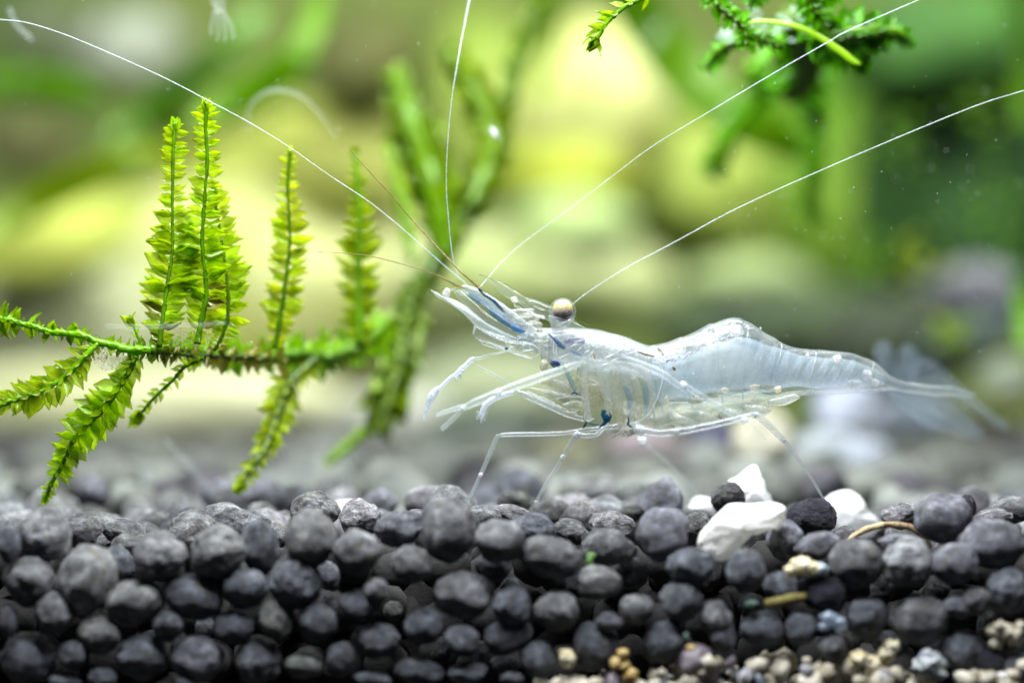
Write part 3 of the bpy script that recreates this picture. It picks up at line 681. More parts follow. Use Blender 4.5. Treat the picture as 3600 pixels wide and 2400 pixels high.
# second plant: out of focus stems behind, between the moss and the shrimp
ph = empty('stem_plant', P(1480, 1180, 7))
tag(ph, 'tall blurred green plant with feathery stems standing between moss and shrimp', 'plant')
kw = dict(spacing=17, rows=2, ang=(20, 55), roll=(0, 60))
ML_S = leaf_material('stem_plant_leaf', lin(118, 148, 4), lin(70, 100, 4), 0, .35, .02, .5)  # darker green leaf colour for the stem plant
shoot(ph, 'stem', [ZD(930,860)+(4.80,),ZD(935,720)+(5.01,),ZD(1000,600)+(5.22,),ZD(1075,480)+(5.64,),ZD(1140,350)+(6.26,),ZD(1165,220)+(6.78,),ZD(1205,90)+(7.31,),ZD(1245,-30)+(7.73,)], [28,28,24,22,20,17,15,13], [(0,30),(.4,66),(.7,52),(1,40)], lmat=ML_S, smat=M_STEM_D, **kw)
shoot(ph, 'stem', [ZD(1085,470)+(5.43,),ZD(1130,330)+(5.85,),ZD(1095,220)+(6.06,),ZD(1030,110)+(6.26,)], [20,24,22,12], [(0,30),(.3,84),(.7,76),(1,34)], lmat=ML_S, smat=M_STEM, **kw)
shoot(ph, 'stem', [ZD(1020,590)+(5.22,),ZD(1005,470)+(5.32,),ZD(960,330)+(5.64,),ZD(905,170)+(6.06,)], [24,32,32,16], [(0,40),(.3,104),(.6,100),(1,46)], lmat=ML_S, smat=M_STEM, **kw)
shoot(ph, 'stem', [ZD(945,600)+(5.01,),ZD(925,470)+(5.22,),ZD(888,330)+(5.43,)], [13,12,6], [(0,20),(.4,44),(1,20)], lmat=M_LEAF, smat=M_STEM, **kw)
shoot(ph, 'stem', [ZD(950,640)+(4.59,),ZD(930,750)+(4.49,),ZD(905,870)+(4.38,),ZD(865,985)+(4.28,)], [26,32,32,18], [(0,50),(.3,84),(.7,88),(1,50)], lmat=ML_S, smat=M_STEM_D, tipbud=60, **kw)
shoot(ph, 'stem', [ZD(880,950)+(4.38,),ZD(830,995)+(4.38,),ZD(755,1062)+(4.28,)], [11,11,9], [(0,30),(1,22)], lmat=M_LEAF, smat=M_STEM_B, tipbud=50, **kw)

# third plant: clump hanging in at the top
M_LEAF_C = leaf_material('clump_leaf', lin(92, 168, 8), lin(40, 104, 6), .04, .4, .02, .4)
pt = empty('floating_moss', P(2750, 60, 1.4))
tag(pt, 'bright green tangled moss clump hanging in from the top edge above the shrimp', 'moss')
kt = dict(spacing=15, ang=(40, 85), roll=(0, 60))
shoot(pt, 'shoot', zp(ZU, [(900,-120),(940,20),(1040,110),(1110,170),(1130,290)], 1.0, 1.0), [14,12,12,10,6], [(0,48),(.5,44),(1,30)], lmat=M_LEAF_C, smat=M_STEM_D, **kt)
shoot(pt, 'shoot', zp(ZU, [(1110,180),(1200,240),(1350,300)], 1.1, 1.3), [10,10,7], [(0,34),(1,30)], lmat=M_LEAF_C, smat=M_STEM_D, **kt)
shoot(pt, 'shoot', zp(ZU, [(1480,-140),(1510,-20),(1560,70),(1610,120)], 1.0, 1.2), [10,10,9,7], [(0,56),(1,40)], lmat=M_LEAF_C, smat=M_STEM_D, **kt)
shoot(pt, 'shoot', zp(ZU, [(1250,-120),(1190,-40),(1150,50)], 1.2, 1.4), [10,9,7], [(0,50),(1,30)], lmat=M_LEAF_C, smat=M_STEM_D, **kt)
shoot(pt, 'shoot', zp(ZU, [(1700,-100),(1600,0),(1500,60)], 1.3, 1.3), [10,9,7], [(0,56),(1,40)], lmat=M_LEAF_C, smat=M_STEM, **kt)
shoot(pt, 'shoot', zp(ZU, [(1560,80),(1640,240),(1800,215),(2000,195),(2120,225),(2190,300)], 1.5, 2.0), [16,26,26,22,14,5], [(0,76),(.5,76),(.9,34),(1,12)], lmat=M_LEAF_C, smat=M_STEM, **kt)
shoot(pt, 'shoot', zp(ZU, [(1600,200),(1750,300),(1930,345)], 2.0, 2.2), [28,28,16], [(0,76),(1,50)], lmat=M_LEAF_C, smat=M_STEM, **kt)
shoot(pt, 'shoot', zp(ZU, [(1130,250),(1010,290),(930,360),(880,440)], 1.4, 2.6), [16,16,14,8], [(0,34),(1,30)], lmat=M_LEAF_C, smat=M_STEM, **kt)
shoot(pt, 'shoot', zp(ZU, [(1400,120),(1480,300),(1500,450),(1420,620)], 3.5, 6), [44,56,60,30], [(0,130),(1,90)], lmat=M_LEAF_C, smat=M_STEM_D, **kt)
shoot(pt, 'shoot', zp(ZU, [(1500,350),(1560,620),(1580,850)], 6, 7.5), [34,28,14], [(0,66),(1,44)], lmat=M_LEAF_C, smat=M_STEM, **kt)
shoot(pt, 'shoot', zp(ZU, [(1150,420),(1240,560),(1100,760),(960,960),(920,1120)], 6, 7.5), [16,14,14,24,20], [(0,40),(1,40)], lmat=M_LEAF_C, smat=M_STEM_B, **kt)
shoot(pt, 'shoot', zp(ZU, [(1570,800),(1560,1100),(1540,1250),(1590,1430)], 8.0, 9.0), [16,20,24,12], [(0,40),(1,34)], lmat=M_LEAF_C, smat=M_STEM_B, **kt)
V = []
blade = [ZU(*p) + (q,) for p, q in (((1110,150),7),((1230,140),8),((1370,155),9),((1500,190),10),((1620,255),11),((1730,330),12),((1800,385),11),((1855,410),4))]
rs_ = catmull(blade, 6)
s = Soup().add(tube_data([P(r[0], r[1], 1.15) for r in rs_], [r[2] * PX(1.15) for r in rs_], 8, .3))
o = s.build('leaf_blade', leaf_material('bright_blade', lin(176, 232, 10), lin(120, 190, 10), 0, .5, .1, .12), pt, base=pt.location, edge=True)
# soft cottony film in the clump
s = Soup()
for i in range(26):
    x, y = rl.uniform(1050, 1500), rl.uniform(40, 260)
    if i > 18: x, y = rl.uniform(950, 1010), rl.uniform(180, 270)
    s.add(pblob(*ZU(x, y), rl.uniform(14, 34), rl.uniform(8, 18), 1.4 + rl.uniform(-.1, .3), sub=2, amp=.4, seed=i))
o = s.build('cottony_film', glassy('cottony_film', lin(190, 222, 200), .16, .15, .05, .4, 5, .8), pt, base=pt.location); o['kind'] = 'stuff'
sp = empty('moss_sprig', P(*ZU(440, -20), .2))
tag(sp, 'small green moss sprig with narrow pointed leaves dipping in at the top edge', 'moss')
shoot(sp, 'shoot', zp(ZU, [(520,-60),(440,0),(350,50),(250,140),(195,225),(150,300)], .15, .35), [12,10,9,8,7,6], [(0,44),(.5,50),(1,50)], spacing=34, ang=(28, 60), lmat=M_LEAF_D, smat=M_STEM_B, side_bias=(1.0, .15), tipbud=62)

# ---------------------------------------------------------------- blurred hardscape and plants at the back
rb = random.Random(21)
stone_n = [0]
def bstone(u, v, ru, rv, y, c1, c2, label, rot=0, scale=.5, sub=4, amp=.16, cat='stone', name='rock', depth=None):
    u, v, ru, rv = u * D, v * D, ru * D, rv * D; stone_n[0] += 1
    if y > 9: y = 9 + (y - 9) * 3.0
    elif y > 4.5: y *= 1.55
    m = stone_material(name + '_skin', lin(*c1), lin(*c2), scale, .75, .6, pos=(.36, .62))
    s = Soup().add(pblob(u, v, ru, rv, y, depth or min(ru, rv), sub, amp, 1.2, stone_n[0] * 3, rot, .08))
    b0 = P(u, v, y); o = s.build(name, m, base=b0); o.location = b0
    return tag(o, label, cat)
T_ = 'pale stones behind the plants'
bstone(640, 700, 470, 330, 19, (176, 184, 92), (222, 226, 164), 'huge pale cream boulder filling the back behind the moss shoots', rot=4)
bstone(120, 800, 260, 270, 17, (150, 160, 118), (204, 210, 168), 'pale grey boulder at the far left edge behind the creeping stem', scale=.7)
bstone(120, 560, 230, 90, 16, (150, 168, 50), (196, 208, 96), 'low yellowish stone under the long green leaf at the left edge', rot=-14)
bstone(560, 345, 210, 95, 18.5, (136, 152, 40), (192, 204, 100), 'olive yellow stone below the dark hollow behind the moss tips', rot=-8)
bstone(800, 370, 170, 120, 18, (136, 146, 44), (196, 202, 112), 'brown and cream mottled stone left of the blurred stems')
bstone(300, 110, 120, 90, 20, (90, 96, 84), (176, 186, 168), 'grey stone high at the back above the long green leaf')
bstone(60, 330, 130, 80, 19, (50, 50, 30), (96, 100, 50), 'dark brown stone at the left edge')
bstone(110, 70, 120, 70, 20.5, (60, 78, 42), (120, 130, 100), 'dark mossy stone in the upper left corner')
bstone(830, 150, 130, 110, 17.5, (48, 54, 14), (92, 96, 40), 'dark olive driftwood knot above the brown and cream stone', name='driftwood', cat='driftwood')
bstone(470, 260, 170, 62, 16.5, (60, 84, 24), (104, 128, 44), 'dark green mossy stone behind the tall moss tips', rot=-12)
bstone(1370, 240, 190, 190, 18, (190, 198, 100), (226, 232, 160), 'brightest pale yellow boulder at the top centre')
bstone(1560, 400, 200, 130, 18.5, (140, 172, 44), (196, 214, 108), 'yellow-green algae covered boulder right of the brightest one', rot=20)
bstone(1290, 400, 170, 60, 16.5, (140, 156, 20), (190, 200, 70), 'olive ledge of algae below the brightest boulder', name='algae_ledge', cat='algae')
bstone(1320, 520, 140, 75, 15.5, (146, 176, 96), (190, 212, 142), 'pale mint coloured stone above the shrimp eye')
bstone(1120, 250, 120, 220, 20, (120, 150, 40), (180, 196, 100), 'green tinted stone seen between the blurred stems')
bstone(1230, 640, 330, 150, 17, (150, 172, 90), (206, 214, 160), 'pale green stone directly behind the shrimp antennae', scale=.8)
bstone(1730, 650, 150, 65, 15, (124, 146, 82), (166, 184, 128), 'grey-white stone above the hump of the shrimp back')
bstone(1640, 560, 300, 170, 20, (116, 150, 36), (180, 200, 96), 'olive green boulder behind the two long antennae', rot=10)
bstone(1880, 500, 130, 260, 19.5, (84, 128, 16), (126, 164, 44), 'olive green mossy rock column right of the hanging leaves')
bstone(1930, 240, 170, 200, 20, (70, 120, 16), (120, 170, 40), 'green mossy rock below the hanging moss clump')
bstone(2200, 420, 250, 420, 17, (14, 48, 16), (52, 100, 36), 'tall dark green moss wall at the right edge', scale=1.4, amp=.1, name='moss_wall', cat='moss')
bstone(2170, 110, 260, 130, 16, (26, 70, 12), (66, 118, 34), 'dark mossy boulder in the upper right corner', scale=.8)
bstone(1830, 760, 330, 110, 15, (24, 44, 26), (70, 90, 50), 'dark driftwood root behind the shrimp abdomen', scale=.9, name='driftwood', cat='driftwood')
bstone(2070, 800, 180, 120, 14, (20, 32, 22), (60, 76, 44), 'almost black root above the tail fan', scale=1.0, name='driftwood', cat='driftwood')
bstone(2240, 670, 130, 70, 13, (80, 84, 84), (140, 140, 150), 'violet grey stone at the right edge above the tail', scale=1.0)
bstone(2230, 770, 110, 36, 12.5, (50, 72, 66), (110, 130, 130), 'slate blue flat stone above the tail fan tip', scale=1.4, rot=-20)
bstone(2320, 870, 70, 50, 12, (110, 130, 100), (176, 186, 166), 'pale round stone at the right edge beside the tail fan')
bstone(2210, 950, 130, 40, 12.5, (70, 76, 40), (110, 110, 60), 'brown stone under the pale round stone', rot=12)
bstone(1150, 900, 260, 110, 16, (120, 136, 100), (186, 196, 160), 'grey-green stone behind the front legs of the shrimp')
bstone(330, 930, 480, 95, 14, (182, 186, 136), (222, 224, 184), 'wide flat cream stone low at the back under the moss', scale=.6)
bstone(900, 960, 190, 60, 14, (150, 156, 150), (206, 206, 196), 'light grey stone low behind the blurred plant', scale=.8)
bstone(1120, 985, 150, 50, 12, (56, 72, 64), (100, 112, 96), 'dark greenish stone on the bed behind the front legs')
bstone(2060, 960, 120, 50, 11, (70, 84, 96), (130, 140, 150), 'dark slate stone under the tail fan')
M_bl = lin(200, 210, 236)
bstone(1950, 945, 82, 72, 7.5, (150, 162, 190), (200, 206, 216), 'blurred bluish white stone on the bed under the tail base')
bstone(1900, 1040, 90, 50, 7, (150, 164, 176), (196, 204, 206), 'pale blue white stone lying in front of the bluish one')
bstone(1985, 1050, 60, 40, 6.5, (150, 160, 178), (190, 198, 208), 'small pale stone right of the bluish white stones')
bstone(1755, 1005, 72, 62, 4.6, (160, 158, 134), (196, 194, 174), 'cream pebble on the bed under the rear leg', scale=1.6)
bstone(1630, 1010, 62, 56, 6.0, (36, 34, 54), (84, 84, 110), 'dark violet pebble beside the cream pebble', scale=1.0)
bstone(1480, 1020, 90, 36, 7.0, (120, 108, 112), (176, 164, 168), 'pinkish grey pebble on the bed under the shrimp belly', scale=1.0)
bstone(1300, 1040, 80, 32, 7.5, (88, 92, 70), (150, 150, 116), 'greenish grey pebble on the bed under the front legs', scale=1.0)
# blurred broad leaves
def bleaf(pts, y, mat, label, name='broad_leaf', flat=.18):
    y = y * 1.35
    rs_ = catmull([(p[0] * D, p[1] * D, p[2] * D) for p in pts], 8)
    V, F = tube_data([P(r[0], r[1], y + .6 * math.sin(i * .2)) for i, r in enumerate(rs_)], [r[2] * PX(y) for r in rs_], 10, flat)
    s = Soup().add((V, F)); b0 = V[0].copy(); o = s.build(name, mat, base=b0, edge=True); o.location = b0
    return tag(o, label, 'leaf')
ML1 = leaf_material('blurred_leaf', lin(146, 212, 8), lin(100, 160, 6), 0, .45, .04, .2)
ML2 = leaf_material('blurred_leaf_olive', lin(168, 196, 8), lin(120, 150, 8), 0, .4, .04, .3)
ML3 = leaf_material('blurred_leaf_deep', lin(116, 176, 8), lin(80, 130, 6), 0, .4, .04, .3)
bleaf([(-40,545,30),(60,480,34),(180,420,36),(300,365,32),(380,340,10)], 11, ML2, 'long blurred olive leaf sloping in from the left edge')
bleaf([(440,290,12),(520,240,34),(620,185,44),(690,120,34),(725,40,26),(735,-30,20)], 10, ML1, 'bright blurred green leaf blade rising above the moss tips')
bleaf([(240,330,10),(330,270,30),(430,200,34),(520,120,30),(600,20,26)], 13, ML3, 'dim blurred green leaf crossing behind the bright blade')
bleaf([(-30,190,30),(60,200,40),(160,210,36),(240,230,8)], 13, ML3, 'dim green leaf poking in at the upper left edge')
bleaf([(1420,-40,52),(1500,70,60),(1600,190,62),(1700,270,56),(1820,330,40),(1900,350,10)], 9.5, ML3, 'thick blurred green leaf sloping down behind the hanging clump')
bleaf([(1270,-30,24),(1265,80,26),(1245,190,16),(1235,240,6)], 12, ML2, 'narrow blurred leaf hanging beside the brightest boulder')
bleaf([(2340,-60,22),(2352,120,26),(2360,300,22)], 12, ML3, 'blurred green leaf along the upper right edge')
bleaf([(2330,600,8),(2352,680,22),(2365,800,22)], 9, ML1, 'lime green leaf just entering at the right edge')
for i, (u, v, r) in enumerate([(2050,330,70),(2120,600,60),(2250,250,60),(2300,500,80),(2000,600,50),(2180,760,40)]):
    s = Soup()
    for j in range(26):
        s.add(pblob((u + rb.gauss(0, r * .6)) * D, (v + rb.gauss(0, r * .6)) * D, rb.uniform(10, 26), rb.uniform(6, 18), 13 + rb.uniform(-1, 1), sub=1, amp=.4, seed=j))
    b0 = P(u * D, v * D, 13); o = s.build('moss_tuft', (ML3, ML2)[i % 2] if i != 3 else ML3, base=b0); o.location = b0
    o['kind'] = 'stuff'; tag(o, ['blurred moss tuft low on the dark wall below the hanging clump', 'blurred dull moss tuft halfway down the dark wall', 'blurred moss tuft in the dark upper right', 'broad dim moss tuft near the right edge', 'olive moss tuft at the inner edge of the dark wall', 'small moss tuft just above the tail fan'][i], 'moss')
# ---------------------------------------------------------------- the shrimp
M_SHELL = glassy('shrimp_shell', lin(198, 214, 226), .165, .27, .3, .18, 3.2, 1.0, 2.4, .55, lin(226, 234, 230), .35)
M_MUSCLE = glassy('shrimp_muscle', lin(176, 198, 224), .33, .15, .05, .35, 2.6, .55, 1.5, .6, lin(196, 212, 216))
M_CREAM = glassy('shrimp_cream_tissue', lin(248, 244, 214), .5, .25, .14, .25, 5.5, .9, 1.6, .72, lin(214, 222, 206), .5)
M_CREAM_P = glassy('shrimp_pale_tissue', lin(236, 240, 232), .32, .35, .2, .2, 6, .9, 1.8, .7, None, .4)
M_LEG = glassy('shrimp_leg', lin(216, 228, 232), .21, .34, .3, .2, 20, 1.0, 1.3, .5)
M_LEG_SOFT = glassy('shrimp_leg_soft', lin(210, 224, 224), .21, .22, .1, .3, 14, .8, 1.3, .5)
M_JOINT = glassy('shrimp_joint', lin(240, 246, 250), .6, .4, .3, .2, 16, .5, 1.2)
M_ANT = glassy('antenna_white', lin(206, 220, 226), .26, .2, .2, .25, 20, 1.2, 1.2)
M_ANT_F = glassy('antenna_faint', lin(206, 220, 220), .08, .08, .06, .3, 14, .8, 1.2)
M_ANT_B = glassy('antennule_brown', lin(112, 88, 36), .6, .3, .1, .4, 16, .7, 1.0, .4, lin(150, 132, 70))
M_CLEAR = glassy('clear_plate', lin(222, 234, 232), .08, .42, .35, .12, 5, .8, 2.6, .5, None, .5)
M_EDGE = glassy('plate_edge', lin(240, 248, 248), .45, .25, .4, .15, 16, 1.2, 1.2)
M_BLUE = glassy('blue_pigment', lin(66, 122, 178), .42, .2, .05, .4, 5, 1.0, 1.2, .4, lin(90, 142, 180))
M_NAVY = glassy('navy_pigment', lin(40, 58, 112), .66, .2, .05, .4, 6, .6)
M_TEAL = glassy('teal_pigment', lin(16, 84, 112), .8, .1, .05, .4, 9, .6)
M_BROWN = glassy('brown_pigment', lin(120, 88, 28), .8, .1, .05, .4, 12, .8)
M_DARKL = glassy('rostrum_pigment', lin(62, 92, 40), .55, .1, .1, .4, 16, .9)
M_ORG = glassy('peach_spot', lin(250, 236, 206), .42, .1, .1, .3, 12, 1.0)
M_WHITE_T = glassy('white_tissue', lin(252, 252, 255), .34, .2, .3, .2, 10, 1.2, 1.5, .5, None, .8)
M_FLECK = glassy('silvery_fleck', lin(250, 252, 255), .85, .1, .5, .15, 12, .3)
M_FAN = glassy('tail_fan_blade', lin(180, 200, 218), .15, .2, .05, .3, 2, .5, 1.6, .5)
M_CORNEA = glassy('cornea', lin(226, 238, 238), .04, .75, .45, .06, 3, .2, 3.0)

shrimp = empty('glass_shrimp', P(2300, 1500, 0))
SB = shrimp.location.copy()
tag(shrimp, 'transparent glass shrimp with blue tinged body and golden eye standing on the pellets', 'shrimp')
def part(s, name, mat, parent=None, label=None, kind=None):
    o = s.build(name, mat, parent or shrimp, base=SB if parent is None else SB)
    if label: o['label'] = label
    if kind: o['kind'] = kind
    return o
def tshift(u): return 1.5 * max(0, (u - 2640) / 800) ** 1.3
def loft(stations, n=40, sub=6, yc=0.0, ridge=None, sq=2.3, amp=.0, seed=0):
    """stations: (u, top v, bottom v, half width px[, lean u of the bottom])"""
    st = [tuple(s_) + ((0,) if len(s_) < 5 else ()) for s_ in stations]
    rows_ = catmull(st, sub); V, F = [], []
    for r in rows_:
        u, tp, bt, wd, ln = r; f = 1 + (ridge(u) if ridge else 0); cv = (tp + bt) / 2; hv = (bt - tp) / 2 * f
        for k in range(n):
            a = 2 * math.pi * k / n; c, s_ = math.cos(a), math.sin(a)
            cc = abs(c) ** (2 / sq) * (1 if c >= 0 else -1); ss = abs(s_) ** (2 / sq) * (1 if s_ >= 0 else -1)
            e = 1.0 - .12 * cc * (1 if cc > 0 else 0)
            vv = cv - hv * cc; p = P(u + ln * (vv - tp) / max(1, bt - tp), vv, yc + tshift(u)); p.y -= wd * f * ss * e * PX()
            if amp: p += Vector((noise.noise(p * 4 + Vector((seed, 0, 0))), noise.noise(p * 4 + Vector((0, seed, 0))), noise.noise(p * 4 + Vector((0, 0, seed))))) * amp
            V.append(p)
    m = len(rows_)
    for i in range(m - 1):
        for k in range(n):
            F.append((i * n + k, i * n + (k + 1) % n, (i + 1) * n + (k + 1) % n, (i + 1) * n + k))
    F.append(tuple(range(n))); F.append(tuple((m - 1) * n + k for k in range(n - 1, -1, -1)))
    return V, F
segb = [2288, 2392, 2500, 2612, 2735, 2850, 3060]
def ridge(u):
    for a, b in zip(segb, segb[1:]):
        if a <= u < b:
            t = (u - a) / (b - a); return .035 * max(0, (t - .55) / .45) if t < .96 else .035 * (1 - (t - .96) / .04)
    return 0
body = [(1838,1160,1196,16),(1862,1152,1222,34),(1890,1150,1246,46),(1925,1152,1268,58),(1960,1153,1292,68,10),(2000,1153,1318,78,30),(2045,1154,1350,88,40),(2090,1158,1400,95,30),
        (2140,1166,1440,99,20),(2185,1177,1462,100,10),(2233,1197,1470,97),(2275,1213,1474,90),(2300,1212,1476,86),(2346,1201,1474,87),(2409,1179,1468,90),(2473,1150,1462,92),
        (2537,1126,1452,92),(2578,1118,1446,90),(2626,1130,1436,88),(2665,1153,1430,84),(2712,1184,1424,78),(2760,1210,1414,72),(2800,1221,1398,66),(2840,1229,1388,60),
        (2900,1233,1385,54),(2950,1237,1384,50),(3000,1245,1381,46),(3041,1259,1379,43),(3075,1274,1377,38),(3105,1296,1373,32),(3140,1325,1370,27),(3200,1344,1380,24),(3280,1352,1388,20),(3350,1360,1394,15),(3400,1370,1395,9),(3428,1382,1392,4)]
part(Soup().add(loft(body, 44, 6, 0, ridge, 2.2, .012, 2)), 'body', M_SHELL)
# flesh seen through the shell
mus = [(2290,1262,1400,50),(2340,1262,1420,66),(2409,1245,1412,70),(2473,1224,1402,72),(2537,1202,1395,72),(2600,1186,1388,70),(2660,1200,1380,66),(2720,1222,1374,58),(2780,1242,1366,52),(2850,1250,1362,46),(2920,1256,1360,42),(2990,1264,1358,38),(3050,1282,1356,30),(3090,1304,1354,20),(3110,1318,1350,10)]
part(Soup().add(loft(mus, 32, 5, 0, ridge, 2.2, .03, 5)), 'tail_muscle', M_MUSCLE)
ven = [(2290,1440,1500,40),(2340,1428,1497,62),(2400,1416,1490,66),(2460,1408,1480,66),(2530,1396,1468,64),(2600,1388,1458,60),(2670,1382,1444,54),(2730,1376,1430,44),(2780,1374,1412,30),(2822,1374,1388,8)]
part(Soup().add(loft(ven, 28, 6, 0, None, 2.0, .06, 9)), 'belly_tissue', glassy('belly_tissue', lin(248, 246, 216), .46, .3, .1, .25, 5, 1.0, 1.6, .75, lin(200, 216, 206), .4))
# seams between the tail segments, muscle bands, and fine pigment grains along the back
def ring(u0, du, top, bot, wd, r, mat, name, yc=0.0):
    pts = []
    for a in np.linspace(-60, 195, 26):
        c, s_ = math.cos(R(a)), math.sin(R(a)); vv = (top + bot) / 2 - (bot - top) / 2 * c
        p = P(u0 + du * (vv - top) / (bot - top) + 5 * math.sin(a * .05), vv, yc + tshift(u0)); p.y -= wd * s_ * PX(); pts.append(p)
    part(Soup().add(tube_data(pts, [r * PX() * (.5 + .5 * abs(math.sin(i * .9))) for i in range(len(pts))], 6, 1.0, .5)), name, mat)
M_SEAM = glassy('segment_seam', lin(222, 232, 232), .22, .1, .25, .2, 14, 1.3)
for u0, du, tp, bt, wd in [(2300,26,1214,1470,88),(2396,34,1185,1462,92),(2506,30,1140,1452,94),(2622,-22,1132,1436,90),(2742,-40,1203,1414,76),(2862,-20,1232,1386,60),(3064,-8,1270,1376,40)]:
    ring(u0, du, tp, bt, wd, 2.2, M_SEAM, 'segment_seam')
M_BAND = glassy('muscle_band', lin(206, 222, 236), .09, .05, .03, .4, 4, 1.4)
for i in range(15):
    u0 = 2330 + i * 46; k_ = [m_ for m_ in mus if m_[0] <= u0][-1]
    s = Soup().add(ptube([(u0 + 30, k_[1] + 10, 8, -.08 + tshift(u0)), (u0 + 6, (k_[1] + k_[2]) / 2, 15, -.2 + tshift(u0)), (u0 - 26, k_[2] - 6, 8, -.1 + tshift(u0))], 10, 6, flat=.4, wob=.5, seed=i)); part(s, 'muscle_band', M_BAND)
s = Soup(); rz = random.Random(31)
top_line = [(b_[0], b_[1]) for b_ in body]
for i in range(240):
    u = rz.uniform(2030, 3050) if i % 3 else rz.uniform(2200, 2500); v = np.interp(u, [t_[0] for t_ in top_line], [t_[1] for t_ in top_line]) + abs(rz.gauss(0, 9)) + 3
    s.add(pblob(u, v, rz.uniform(.7, 2.2), rz.uniform(.6, 1.5), -.06 + tshift(u), sub=1, amp=.4, seed=i))
part(s, 'back_grains', glassy('back_grains', lin(150, 140, 84), .4, .1, .05, .4, 14, .6), kind='stuff')
s = Soup()
for i in range(170):
    u = rz.uniform(2320, 3000); v = rz.uniform(np.interp(u, [t_[0] for t_ in top_line], [t_[1] for t_ in top_line]) + 30, 1400)
    s.add(pblob(u, v, rz.uniform(.6, 1.6), rz.uniform(.6, 1.6), -.26 + tshift(u), sub=1, amp=.3, seed=i))
part(s, 'skin_grains', glassy('skin_grains', lin(232, 240, 246), .4, .1, .2, .3, 14, .6), kind='stuff')
# swimmerets folded under the belly
for i, (u0, v0, u1, v1, rr) in enumerate([(2350,1450,2430,1492,26),(2430,1444,2510,1476,24),(2520,1436,2600,1462,22),(2610,1428,2690,1444,20),(2700,1412,2790,1398,16)]):
    for side in (-1, 1):
        s = Soup()
        s.add(ptube([(u0, v0, rr * .5, side * .14), ((u0 + u1) / 2, (v0 + v1) / 2 + 6, rr, side * .17), (u1, v1, rr * .8, side * .16), (u1 + 22, v1 - 2, 3, side * .15)], 12, 5, flat=.5, wob=.3, seed=i))
        part(s, 'swimmeret', M_CREAM_P)
# carapace lower edge and plates
s = Soup()
for side in (-1, 1):
    pts = [(1925,1180),(2000,1178),(2080,1172),(2160,1188),(2230,1214),(2290,1252),(2330,1300),(2320,1370),(2290,1440),(2250,1478),(2200,1490)]
    s.add(ptube([(p[0], p[1], 1.5, side * .27) for p in pts], 6, 6))
part(s, 'carapace_edge', M_EDGE)
s = Soup()
V, F = loft([(1930,1160,1262,60),(1990,1158,1282,80),(2060,1160,1300,94),(2120,1168,1308,100),(2180,1180,1312,102),(2240,1204,1318,98),(2290,1222,1330,88),(2330,1250,1330,60)], 36, 5, 0, None, 2.2, .035, 14)
part(s.add((V, F)), 'carapace', glassy('carapace_shell', lin(200, 216, 236), .26, .34, .45, .14, 4.5, .8, 1.6, .55, lin(222, 232, 240), 1.0))
# dorsal glints
s = Soup(); rg = random.Random(9)
def streak(x0, y0, x1, y1, r, Z=ZK, y=-.28, sag=0):
    a, b = Z(x0, y0), Z(x1, y1); s.add(ptube([a + (r * .3, y), ((a[0] + b[0]) / 2, (a[1] + b[1]) / 2 + sag, r, y), b + (r * .3, y)], 6, 4))
for q in [(380,300,560,290,2),(430,340,700,330,1.8),(560,330,880,318,1.6),(600,345,1050,350,1.6),(330,270,470,262,2.2),(420,230,640,270,1.5),(530,380,640,360,2.2),(480,440,560,400,2.2),(560,480,620,430,1.6),
          (640,500,700,470,2.2),(700,560,740,470,1.8),(870,560,960,520,3),(930,590,1020,560,2.6),(990,500,1100,440,3.2),(1080,480,1150,470,4),(1060,520,1150,500,3),(840,640,900,620,3),(1180,480,1290,455,1.6),
          (300,370,300,520,1.5),(330,440,335,560,1.2),(350,560,480,510,1.6),(270,600,360,690,1.4)]:
    streak(*q)
for i in range(60):
    x, y = rg.gauss(640, 200), rg.gauss(400, 70)
    s.add(pblob(*ZK(x, y), rg.uniform(.8, 2.6), rg.uniform(.8, 2.2), -.28, sub=1, amp=.4, seed=i))
for i in range(46):
    x, y = rg.gauss(1060, 60), rg.gauss(500, 34)
    s.add(pblob(*ZK(x, y), rg.uniform(1, 4), rg.uniform(1, 3.5), -.26, sub=1, amp=.5, seed=i))
o = part(s, 'glints', M_FLECK); o['kind'] = 'stuff'
# silvery band in the abdomen
s = Soup()
for i in range(150):
    t = rg.random() ** .8; x = 280 + t * 700; y = 590 - t * 240 + rg.gauss(0, 16) + 20 * math.sin(t * 6)
    if t > .55 and rg.random() < .4: continue
    s.add(pblob(*ZQ(x, y), rg.uniform(1, 6) * (1 - .4 * t), rg.uniform(1, 3.6), -.2, sub=2, amp=.5, seed=i))
for i in range(14):
    s.add(pblob(*ZQ(rg.uniform(480, 620), 0), 1, 1, -.2, sub=1)) if False else s.add(pblob(*ZQ(480 + i * 10, 392 - i * 4.6 + rg.gauss(0, 3)), rg.uniform(1.5, 4), rg.uniform(1, 2.6), -.2, sub=1, amp=.4, seed=i))
for x, y, r in [(928,658,3.5),(585,733,4),(1850,535,9),(1330,230,4)]: s.add(pblob(*ZQ(x, y), r, r, -.24, sub=2, amp=.2))
part(s, 'silvery_band', glassy('silvery_band', lin(232, 236, 252), .55, .2, .4, .16, 9, .6), kind='stuff')
for (Z, x, y, rx, ry, nm, mt, lb) in [(ZQ,1075,255,22,17,'white_organ',M_WHITE_T,None),(ZT,295,350,15,15,'white_bead',M_FLECK,'round white bead on the tail peduncle'),
        (ZT,480,620,26,15,'white_organ',M_WHITE_T,None),(ZT,630,540,20,22,'white_organ',M_WHITE_T,None),(ZT,700,610,20,14,'white_organ',M_WHITE_T,None)]:
    part(Soup().add(pblob(*Z(x, y), rx, ry, (-.1 if nm != 'white_bead' else -.17) + tshift(Z(x, y)[0]), depth=10, sub=3, amp=.25, seed=int(x), fine=.15)), nm, mt, label=lb)
